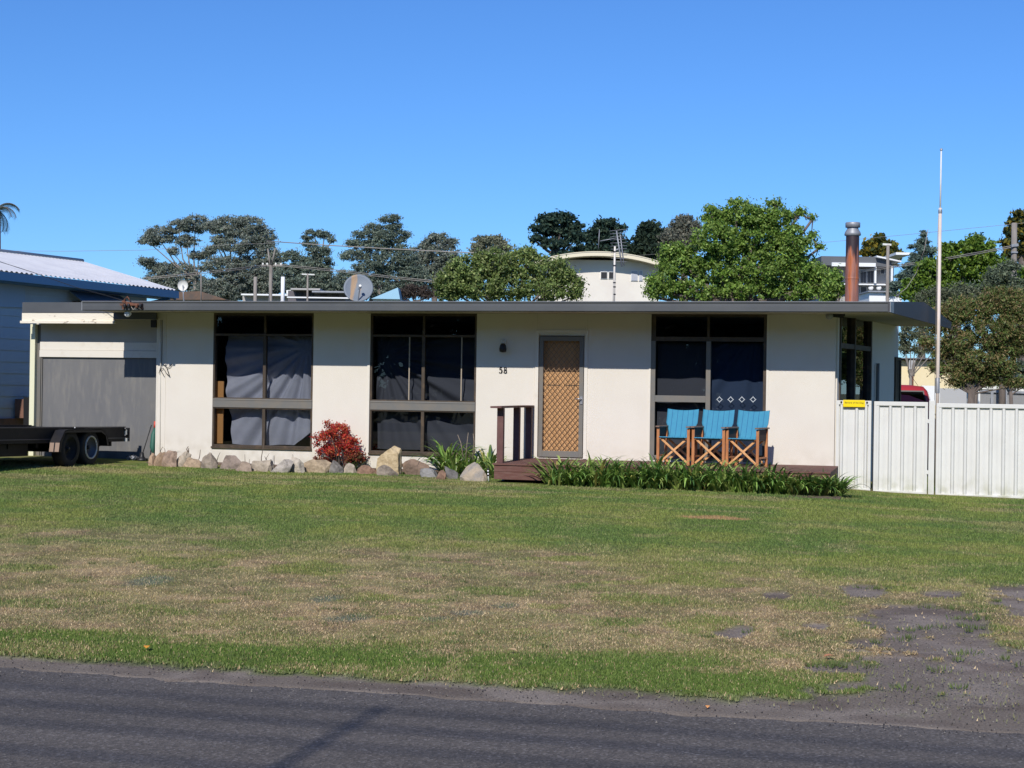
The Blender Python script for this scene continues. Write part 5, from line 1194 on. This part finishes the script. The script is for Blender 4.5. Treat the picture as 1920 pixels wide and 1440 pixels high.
#PART3
# ------------------------------------------------------------ trees
def tree(name, label, group, D, base, clumps, leaf, per, cols, rs=16, flat=.65, dens=1.0, trunk=.25, seed=1, bark='bark', far=True, asp=.5, depthf=.8, fork=None, cat='tree', limbs=True, shell=.5, branch_r=1.0, jit=.22):
    """clumps: (x, y, rx, ry[, extra distance]) in photo pixels at distance D; a real 3-D crown is grown round each"""
    r = np.random.default_rng(seed); k = D/F
    b = dep(base[0], 700, D); b.z = 0
    root = empty(name, tuple(b), label, cat, group)
    fw = Vector((-math.sin(TH), math.cos(TH), 0)); rt = Vector((math.cos(TH), math.sin(TH), 0))
    SC = []; SR = []; cc = []
    if name == 'gum_tree': clumps = [(c[0], c[1], c[2]*1.15, c[3]*1.2) for c in clumps]; cols = [tuple(min(q,.42) for q in (c[0]*2.15, c[1]*2.2, c[2]*2.05)) for c in cols]; flat = .5; leaf *= .62; per = int(per*1.7); dens *= 1.12
    for cl in clumps:
        x, y, rx, ry = cl[:4]; ex = cl[4] if len(cl) > 4 else r.uniform(-.3,.3)*rx*k
        c = dep(x, y, D+ex); cc.append((c, rx*k, ry*k))
        area = rx*ry; n = max(4, int(dens*area/(rs*rs)*5.2))
        for i in range(n):
            d = r.normal(size=3); d /= np.linalg.norm(d); q = r.uniform(.35, 1)**.6
            s = rs*k*r.uniform(.65,1.25)
            mx, mz = max(rx*k-s*.8, s*.2), max(ry*k-s*.8*flat, s*.15)
            p = c + rt*(d[0]*q*mx) + fw*(d[1]*q*mx*depthf) + Vector((0,0,d[2]*q*mz))
            SC.append(tuple(p)); SR.append((s, s, s*flat))
    SC = np.array(SC); SR = np.array(SR)
    V, C = leafcloud(SC, SR, per, leaf, cols, seed+5, asp, .35, gauss=(.8 if name == 'gum_tree' else .72), jitter=jit)
    crown = npmesh('crown', V, 4, C, M['leaf_far'] if far else M['leaf'], root)
    mb = MB(); fk = fork or (base[0], max(c[1] for c in clumps)+10)
    f0 = dep(fk[0], fk[1], D); f0.z = max(f0.z, 1.2)
    mb.tube([b-Vector((0,0,.1)), b.lerp(f0,.5)+rt*random.uniform(-.1,.1)*trunk*3, f0], [trunk, trunk*.85, trunk*.7], 9)
    if limbs:
        for (c, a, h) in cc:
            lo = c-Vector((0,0,h*.5)); mid = f0.lerp(lo,.5)+Vector((0,0,-.12*(lo-f0).length+.05))+rt*float(r.normal())*.04*(lo-f0).length
            mb.tube([f0-Vector((0,0,.1)), mid, lo, c+Vector((0,0,h*.3))], [trunk*.38*branch_r, trunk*.25*branch_r, trunk*.14*branch_r, trunk*.05], 6, cap=False)
            near = sorted(range(len(SC)), key=lambda i: (Vector(SC[i])-c).length)[:14]
            for i in near[::2]:
                e = Vector(SC[i]); mb.tube([lo.lerp(c, float(r.random())), (lo+e)/2+Vector((0,0,-.05)), e], [trunk*.08, trunk*.055, trunk*.02], 4, cap=False)
    mb.build('trunk', M[bark], root, fix=False)
    return root
GUM = [(.095,.108,.098),(.13,.14,.125),(.07,.083,.078),(.15,.148,.13),(.11,.128,.10)]
GUM2 = [(.070,.090,.078),(.10,.122,.095),(.052,.068,.062),(.13,.142,.115)]
PIN = [(.036,.072,.056),(.058,.098,.07),(.026,.052,.044),(.08,.115,.075)]
GRN = [(.155,.27,.042),(.23,.35,.06),(.10,.19,.036),(.30,.41,.095),(.20,.29,.065)]
SHR = [(.17,.24,.065),(.24,.31,.09),(.11,.17,.05),(.33,.37,.14),(.19,.26,.08)]
FG = 'dark trees on the skyline'
tree('gum_tree','grey green gum tree with open umbrella crown at the left end of the skyline',FG,112,(365,560),
 [(300,440,32,17),(283,452,24,10),(335,425,24,12),(366,420,36,16),(350,452,24,12),(275,490,20,8),(292,500,24,8),(372,478,24,9),(330,520,52,26),(300,535,40,16),(395,470,14,10),(325,470,12,9)],
 .115,40,GUM,8,.5,1.15,.20,21,'bark_pale',fork=(366,520))
tree('gum_tree','broad dense grey green gum tree left of the forked power pole',FG,108,(432,560),
 [(430,422,34,18),(470,424,34,18),(405,424,24,14),(492,445,26,22),(445,455,40,22),(500,475,26,18),(408,455,16,14),(415,500,42,20),(470,500,40,22),(440,535,46,26),(500,530,34,22),(512,500,26,24),(398,545,36,20)],
 .115,40,GUM,8.5,.55,1.15,.20,22,'bark_pale',fork=(432,500))
tree('gum_tree','small thin topped gum tree between the two large skyline groups',FG,104,(598,560),
 [(590,436,20,6),(575,446,14,5),(608,440,18,7),(620,450,10,5),(582,458,14,7),(597,472,24,12),(600,495,26,16),(570,500,26,18),(545,480,18,12),(590,525,40,22),(548,520,34,26),(620,540,30,16)],
 .11,38,GUM2,7,.5,1.05,.22,23,'bark_pale',fork=(598,500))
tree('gum_tree','tall gum tree with bare pale limbs and a small top tuft, behind the satellite dish',FG,100,(716,560),
 [(732,410,22,9),(738,424,20,8),(700,428,22,10),(690,440,32,10),(722,442,26,12),(752,440,20,11),(670,458,24,10),(705,462,30,14),(745,462,24,14),(668,480,32,13),(720,490,36,18),(762,484,24,15),(690,510,40,18),(740,520,44,24),(700,540,50,20),(650,520,26,14),(775,520,30,24)],
 .10,38,GUM2,7.5,.5,1.0,.20,24,'bark_pale',fork=(712,508))
tree('gum_tree','rounded grey green gum tree just right of the tall bare limbed gum',FG,104,(815,560),
 [(820,448,24,11),(842,458,20,12),(802,456,16,9),(790,470,20,12),(828,475,34,16),(800,495,34,18),(845,495,28,18),(815,520,40,24),(780,500,20,20)],
 .11,38,GUM,8,.55,1.1,.24,25,'bark',fork=(815,510))
tree('gum_tree','low brownish gum tree above the pale green shrub',FG,100,(918,560),
 [(908,452,22,10),(932,450,18,9),(945,462,14,10),(896,462,14,8),(918,474,36,14),(930,500,40,24)],.14,42,[(.11,.115,.08),(.14,.135,.095),(.085,.09,.07)],8,.55,1,.24,26,'bark_pale',fork=(918,490))
tree('bare_tree','brown twiggy tree between the blue roof and the green shrub',None,72,(776,560),
 [(776,545,34,16),(800,552,26,12),(756,556,22,10)],.07,60,[(.11,.085,.07),(.08,.065,.055),(.13,.10,.08)],9,.8,1.1,.14,27,asp=.25)
tree('pine_tree','large dark round pine tree directly left of the curved roof house',FG,118,(1046,560),
 [(1030,412,28,13),(1052,410,32,14),(1075,424,24,14),(1015,428,24,13),(1045,432,40,16),(1005,448,20,9),(1075,446,24,15),(1040,456,34,14),(1060,480,30,12)],.14,44,PIN,8.5,.6,1.2,.42,28,fork=(1046,478))
tree('pine_tree','dark pine tree behind the television antenna',FG,122,(1140,560),
 [(1138,420,26,13),(1158,428,18,12),(1118,432,22,12),(1105,446,22,14),(1140,446,34,18),(1166,456,18,14),(1110,468,30,14),(1150,472,34,14),(1180,468,16,12),(1088,470,22,14)],.14,44,PIN,8.5,.65,1.25,.42,29,fork=(1140,480))
tree('pine_tree','dark pine tree right of the antenna, partly behind the large green tree',FG,122,(1216,560),
 [(1216,428,24,14),(1205,446,22,16),(1235,446,24,18),(1215,470,40,20),(1190,476,16,14),(1240,480,30,24),(1180,480,16,12)],.19,50,[(.04,.065,.045),(.06,.085,.05),(.03,.05,.036)],9,.65,1.25,.42,30,fork=(1216,480))
tree('gum_tree','brownish gum tree touching the left side of the large green tree',FG,116,(1283,560),
 [(1283,415,18,12),(1270,430,24,14),(1298,430,18,16),(1262,445,22,14),(1288,455,36,20),(1270,480,34,20)],.17,48,[(.085,.085,.07),(.115,.105,.085),(.065,.07,.06)],8.5,.6,1.2,.35,31)
tree('shrub_tree','wide pale green shrubby tree behind the roof between dish and curved roof house',None,46,(960,560),
 [(850,530,44,38),(880,505,48,36),(930,495,50,34),(985,495,46,34),(1035,510,44,36),(900,540,60,34),(960,535,60,36),(1020,545,54,28),(1075,548,28,18),(1085,530,18,14),(840,552,30,20),(1060,520,30,24),(990,475,30,16),(905,482,26,14)],
 .042,54,SHR,10,.9,.95,.16,32,far=False,asp=.5,depthf=.9,fork=(960,590))
tree('leafy_tree','large bright green leafy tree behind the roof left of the rusty flue',None,42,(1385,560),
 [(1400,405,56,26),(1455,410,46,26),(1345,410,34,20),(1345,450,56,38),(1420,450,64,42),(1485,455,40,38),(1280,490,56,36),(1350,505,60,42),(1430,505,64,42),(1500,510,50,38),(1245,530,42,32),(1300,545,60,28),(1390,545,70,28),(1480,548,60,26),(1550,540,34,28),(1530,520,32,26),(1225,548,22,18),(1262,470,30,20),(1560,515,22,20),(1385,381,30,7),(1455,381,26,7),(1500,397,16,9),(1524,408,7,5),(1524,440,12,8),(1535,462,12,8),(1335,392,18,7),(1245,500,14,10)],
 .038,62,GRN,9.5,.9,1.0,.24,33,far=False,asp=.55,depthf=.9,fork=(1375,560))
tree('leafy_twig_top','sparse',None,42,(1440,560),[(1390,384,34,7),(1460,384,30,8),(1500,400,16,9),(1524,408,8,6),(1520,440,12,8),(1535,460,12,8),(1480,388,12,6),(1330,395,20,7)],.05,16,GRN,7,.8,1.1,.05,34,far=False,fork=(1430,470)) if False else None
tree('shrub','green shrub tips beside the left edge of the rusty flue',None,38,(1572,560),[(1570,520,14,12),(1560,535,18,16),(1578,545,12,14),(1555,555,20,14)],.045,40,GRN,8,.9,1,.05,35,far=False,cat='shrub')
# right side
tree('conifer_tree','rounded olive yellow conifer above the two storey house',None,104,(1655,560),
 [(1650,446,14,9),(1640,458,22,11),(1665,460,22,12),(1630,472,22,10),(1655,474,30,13),(1680,478,18,10),(1650,490,40,12)],.16,50,[(.13,.14,.035),(.22,.18,.03),(.06,.085,.035),(.32,.24,.03),(.05,.065,.03)],8,.55,1.2,.3,36)
tree('spruce_tree','bluish grey feathery conifer right of the two storey house',None,74,(1728,560),
 [(1732,440,6,9),(1730,452,16,9),(1722,464,22,10),(1738,470,20,10),(1726,482,28,12),(1715,500,28,14),(1735,505,26,14),(1700,520,28,14),(1690,535,26,12),(1672,548,16,10),(1720,530,30,18)],.085,44,[(.14,.20,.16),(.19,.25,.20),(.10,.14,.11)],7,.45,1.1,.2,37,asp=.3)
tree('leafy_tree','bright green leafy tree mass behind the flagpole',None,58,(1790,600),
 [(1830,448,20,13),(1815,462,30,16),(1845,465,28,18),(1780,468,26,16),(1790,485,38,20),(1840,490,42,24),(1745,505,36,24),(1800,510,46,26),(1860,515,40,26),(1725,535,38,26),(1770,540,46,28),(1820,545,46,28),(1880,500,30,22),(1900,540,34,26),(1735,560,40,20),(1700,550,14,14),(1920,515,26,20)],
 .07,42,[(.10,.18,.022),(.15,.24,.03),(.065,.13,.018),(.20,.29,.04)],9.5,.75,1.1,.3,38,far=False)
tree('cypress_tree','dark conifer with yellow tips at the right edge behind the timber pole',None,76,(1918,560),
 [(1912,402,14,9),(1905,416,18,10),(1922,420,22,14),(1896,434,16,10),(1915,440,26,14),(1890,454,18,10),(1915,462,32,14),(1895,476,26,10),(1930,480,26,14)],.11,52,[(.03,.055,.03),(.17,.15,.03),(.05,.075,.04),(.27,.21,.035)],8,.5,1.2,.3,39)
tree('bottlebrush_tree','broad olive brown tree with drooping foliage overhanging the gates at right',None,33,(1815,760),
 [(1880,560,52,30),(1835,575,50,32),(1790,590,44,34),(1905,610,44,40),(1850,625,56,40),(1795,640,40,34),(1760,610,28,26),(1885,655,46,30),(1835,675,52,28),(1790,690,30,18),(1775,665,24,16),(1740,640,22,14),(1920,640,36,34),(1905,580,40,34),(1858,695,30,16),(1800,705,26,12),(1765,690,12,16),(1830,705,40,14),(1788,716,24,10),(1856,714,26,14),(1902,716,30,16),(1880,690,36,22),(1760,662,20,16),(1748,690,10,12)],
 .034,58,[(.15,.19,.055),(.20,.23,.075),(.10,.135,.045),(.28,.21,.09),(.13,.21,.05),(.31,.23,.11)],9,1.1,1.15,.10,40,far=False,asp=.28,fork=(1822,730),bark='bark',branch_r=.6)
tree('wattle_tree','thin grey green tree beside the end wall of the house',None,40,(1706,740),
 [(1730,600,30,24),(1705,620,26,24),(1735,630,26,18),(1695,650,18,22),(1770,590,30,20),(1725,655,26,12),(1700,590,22,16),(1750,560,40,26),(1800,550,40,24)],
 .038,50,[(.16,.185,.11),(.21,.225,.14),(.115,.14,.08)],9,.9,.95,.05,41,far=False,asp=.3,fork=(1708,700),bark='bark_pale')
tree('grey_tree','soft grey green tree behind the olive brown tree, left of the timber pole',None,48,(1880,700),[(1870,520,34,24),(1900,540,40,26),(1840,550,36,26),(1890,500,24,14),(1810,565,26,18),(1925,560,24,30),(1860,570,40,20)],.055,46,[(.15,.19,.115),(.20,.235,.145),(.10,.13,.085)],10,.9,1.1,.12,44,far=False,asp=.35)
tree('hedge_shrub','dark green shrubs far back under the trees at right',None,56,(1830,740),[(1810,700,34,22),(1850,712,30,16),(1880,700,24,14),(1770,705,24,14),(1960,700,30,24),(1920,716,20,12),(1790,680,30,18)],.07,44,[(.08,.12,.05),(.12,.16,.06),(.05,.08,.03)],11,.9,1.1,.1,45,far=False,cat='shrubs')
tree('slender_tree','leafy tree in pale light at the far right edge above the grey fence',None,46,(1900,760),
 [(1905,690,26,20),(1890,710,20,12),(1925,715,24,16),(1870,700,18,10)],.05,34,[(.10,.13,.09),(.16,.19,.14),(.05,.07,.04)],10,.8,.8,.07,42,far=False,fork=(1895,735))
# hedges/trees far back so that the skyline closes behind the low houses
tree('distant_tree','low dark tree mass behind the forked power pole',FG,130,(560,560),
 [(470,540,60,22),(540,535,50,24),(610,540,60,20),(680,545,50,18),(740,545,50,18),(860,530,60,30),(400,545,50,20)],.24,46,GUM2,12,.6,1.0,.3,43)
for i, (px, D_) in enumerate(((2016,36),(2120,34),(2290,38),(2480,36),(2700,40))):
    tree('side_tree', ['leftmost','nearest','second','third','farthest'][i]+' green tree outside the view to the right of the gates', None, D_, (px,760), [(px,600,60 if i == 0 else 90,60),(px-(20 if i == 0 else 60),660,60,50),(px+60,660,60,50),(px,690,90,40),(px-20,540,60,40)], .07, 34, SHR, 13, .9, 1.2, .15, 80+i, far=False)
# palm at the left edge
pc_ = dep(-8, 396, 44); palm = empty('palm_tree', (pc_.x, pc_.y, 0), 'palm fronds showing at the left edge above the blue house', 'tree')
MB().tube([(pc_.x,pc_.y,0),(pc_.x+.05,pc_.y,pc_.z*.5),(pc_.x,pc_.y,pc_.z)], [.2,.16,.13], 10).build('trunk', M['bark'], palm)
for i in range(15):
    a = i*2.4+.3; el = [1.1,.7,.35,0][i % 4]; L = .78; V = []; C = []; p = Vector(pc_); rach = [p.copy()]
    for s in range(10):
        e = el-.22*s; p = p+Vector((math.cos(a)*math.cos(e), math.sin(a)*math.cos(e), math.sin(e)))*L/10; rach.append(p.copy())
    for s in range(1, 11):
        for q in range(3):
            pt = rach[s-1].lerp(rach[s], q/3); d = (rach[s]-rach[s-1]).normalized(); sd = d.cross(Vector((0,0,1))).normalized()
            for sg in (-1,1):
                ll = .34*(1-.5*s/10)*random.uniform(.8,1.1); e_ = pt+sd*sg*ll*.7+d*ll*.4+Vector((0,0,-ll*.55)); V += [tuple(pt-d*.008), tuple(pt+d*.008), tuple(e_)]
                f = random.uniform(.7,1.3); C += [(.055*f,.075*f,.05*f)]*3
    fr = npmesh('frond', np.array(V), 3, np.array(C), M['leaf_far'], palm); MB().tube(rach, .01, 4, cap=False).build('midrib', M['bark'], fr)

# ------------------------------------------------------------ poles and wires
def wire(name, pts, r, m, label, group=None, sag=None, n=14):
    P = [Vector(p) for p in pts]; 
    if len(P) == 2 and sag is not None: P = [P[0].lerp(P[1], i/n)+Vector((0,0,-sag*4*(i/n)*(1-i/n))) for i in range(n+1)]
    return tag(MB().tube(P, r, 5).build(name, m), label, 'wire', group)
t = 66; p1 = dep(508,560,t); pl = empty('power_pole', (p1.x,p1.y,0), 'power pole with two arms spreading in a v above the roof', 'pole')
MB().tube([(p1.x-.02,p1.y,0), tuple(dep(508,497,t))], [.085,.07], 10).build('pole', M['pole_wood'], pl)
MB().tube([dep(507,500,t), dep(502,466,t)], [.045,.03], 8).build('arm', M['pole_wood'], pl); MB().tube([dep(509,500,t), dep(516,466,t-.3)], [.04,.03], 8).build('arm', M['pole_wood'], pl)
MB().bar(dep(490,498,t), dep(530,498,t), .05, .07).build('crossarm', M['pole_wood'], pl)
[MB().lathe(dep(x,496,t), [(0,.08),(.04,.05),(.045,0),(.03,-.04)], 8).build('insulator', M['offwhite'], pl) for x in (493,501,517,527)]
WG = 'overhead wires behind the house'
for dy in (0, 3): wire('power_line', [dep(270,521+dy,60), dep(400,508+dy,62), dep(470,500+dy,64), dep(500,496+dy,66), dep(530,496+dy,66), dep(640,507+dy,62), dep(740,519+dy,57), dep(830,528+dy,54)], .012, M['wire_pale'], 'pair of pale wires running through the v topped pole above the roof', WG)
wire('power_line', [dep(-30,470,70), dep(120,471,70), dep(270,469,70), dep(440,458,72), dep(520,456,72)], .008, M['wire_pale'], 'thin high wire left of the gum trees', WG)
wire('power_line', [dep(500,452,60), dep(600,459,58), dep(720,466,56), dep(860,473,54), dep(1000,479,54)], .018, M['wire_pale'], 'thick pale wire crossing in front of the tall bare limbed gum', WG)
wire('power_line', [dep(1180,480,80), dep(1540,455,75), dep(1700,440,70), dep(1800,430,68), dep(1930,417,64)], .008, M['wire_pale'], 'thin wire high behind the flue and flagpole', WG)
for dy in (0,3): wire('power_line', [dep(1610,508+dy,62), dep(1665,500+dy,60), dep(1760,486+dy,58), dep(1840,472+dy,56), dep(1901,460+dy,53)], .016, M['wire_pale'], 'pair of twisted wires running to the timber pole at right', WG)
wire('power_line', [dep(1679,556,56), dep(1700,540,56), dep(1718,512,56), dep(1733,468,56), dep(1740,430,56)], .012, M['wire_pale'], 'pale drooping cable right of the two storey house')
wire('power_line', [fac(-40,478,.9), fac(60,510,.4), fac(140,538,-.2), fac(200,554,-.8), fac(238,566,-1.24)], .006, M['wire'], 'dark service cable from the left edge to the rusty bracket')
t = 53; p1 = dep(1901,560,t); pl = empty('power_pole', (p1.x,p1.y,0), 'round weathered timber pole at the right edge above the trees', 'pole')
MB().tube([(p1.x,p1.y,0), tuple(dep(1902,418,t))], [.11,.09], 12).build('pole', M['pole_wood'], pl); MB().bar(dep(1896,461,t-.1), dep(1909,459,t-.1), .09, .09).build('insulator_bracket', M['galv'], pl); MB().bar(dep(1896,473,t-.1), dep(1908,473,t-.1), .05, .05).build('insulator_bracket', M['galv'], pl)
t = 60; p1 = dep(1664,570,t); pl = empty('power_pole', (p1.x,p1.y,0), 'thin pale pole in front of the two storey house', 'pole')
MB().tube([(p1.x,p1.y,0), tuple(dep(1665,459,t))], [.075,.06], 10).build('pole', M['pole_wood'], pl); MB().bar(dep(1655,458,t), dep(1671,459,t), .06, .07).build('crossarm', M['offwhite'], pl)
t = 58; p1 = dep(478,560,t); tag(MB().tube([(p1.x,p1.y,0), tuple(dep(479,519,t))], .065, 10).build('timber_post', M['pole_wood']), 'plain grey timber post left of the v topped power pole', 'post')
t = 80; p1 = dep(577,560,t); pl = empty('power_pole', (p1.x,p1.y,0), 'small distant pole with a crossarm left of the satellite dish', 'pole'); MB().tube([(p1.x,p1.y,0), tuple(dep(577,513,t))], .05, 8).build('pole', M['pole_wood'], pl); MB().bar(dep(566,514,t), dep(590,515,t), .06, .06).build('crossarm', M['offwhite'], pl)
# the street's own pole and wires behind the photographer: their shadows cross the asphalt
SE = math.atan(.74)
hgt = lambda Ysh, h: Ysh - h/math.tan(SE)
PY = hgt(-19.3, 8.0)
pl = empty('street_pole', (4.14, PY, 0), 'tall thin street mast standing behind the photographer', 'pole')
MB().tube([(4.14,PY,0),(4.14,PY,8.5)], [.035,.022], 12).build('pole', M['pole_wood'], pl)  # unseen mast, thinned so that its cast shadow stays faint
MB().bar((4.14,PY-1.2,8.25),(4.14,PY+.5,8.25), .04, .05).build('crossarm', M['pole_wood'], pl)
for i, (ys, r) in enumerate(((-18.55,.012),(-18.93,.015),(-19.33,.013),(-19.82,.016))):
    h = 8.3+.1*i; Y = hgt(ys, h)
    tag(MB().tube([(-45,Y,h+.05),(4.14,Y,h),(50,Y,h+.05)], r, 6).build('street_cable', M['wire']), ('inner','second','third','outer')[i]+' street cable strung along the road behind the photographer', 'wire', 'street cables behind the photographer')
SW = ['tall','broad','small','round','spreading','plain','dense','leaning','dark','thick','narrow','wide','low']
for i in range(13):  # unseen row, made taller and closer to block low sky light
    x = -50+i*9+random.uniform(-1,1); y = -40+random.uniform(-1.5,.5); sc = random.uniform(.9,1.1)
    rr = empty('street_tree', (x,y,0), SW[i]+' dark tree across the street behind the photographer', 'tree', 'trees across the street')
    r = np.random.default_rng(60+i); c_ = np.array([[x,y,4.6*sc]])+r.uniform(-1,1,size=(190,3))*np.array([4.9,1.8,4.0])*sc; c_[:,2] = np.maximum(c_[:,2],.5)
    V, C = leafcloud(c_, np.full((190,3),1.0), 30, .36, [(.03,.045,.03),(.05,.07,.04)], 70+i); npmesh('crown', V, 4, C, M['leaf_far'], rr)
    MB().tube([(x,y,0),(x+.1,y,3*sc)], [.25,.18], 8).build('trunk', M['bark'], rr)

# ------------------------------------------------------------ light
w = bpy.data.worlds.new('World'); scn.world = w; w.use_nodes = True; nt = w.node_tree
sky = nt.nodes.new('ShaderNodeTexSky'); sky.sky_type = 'NISHITA'; sky.sun_disc = False; sky.sun_elevation = SE; sky.sun_rotation = R_(180); sky.altitude = 0; sky.air_density = SKY_A; sky.dust_density = SKY_D; sky.ozone_density = SKY_O
tn_ = nt.nodes.new('ShaderNodeMix'); tn_.data_type = 'RGBA'; tn_.blend_type = 'MULTIPLY'; tn_.inputs[0].default_value = 1; tn_.inputs[7].default_value = SKY_T; nt.links.new(sky.outputs[0], tn_.inputs[6]); nt.links.new(tn_.outputs[2], nt.nodes['Background'].inputs[0]); nt.nodes['Background'].inputs[1].default_value = SKY_S
ld = bpy.data.lights.new('sun', 'SUN'); ld.energy = SUN_E; ld.angle = R_(.5); ld.color = (1, .955, .88)
lo = bpy.data.objects.new('sun', ld); COL.objects.link(lo); lo.rotation_euler = (math.pi/2-SE, 0, 0)
vs_ = scn.view_settings; vs_.view_transform = 'Standard'; vs_.look = 'None'; vs_.gamma = 1; vs_.exposure = 0; vs_.use_curve_mapping = False
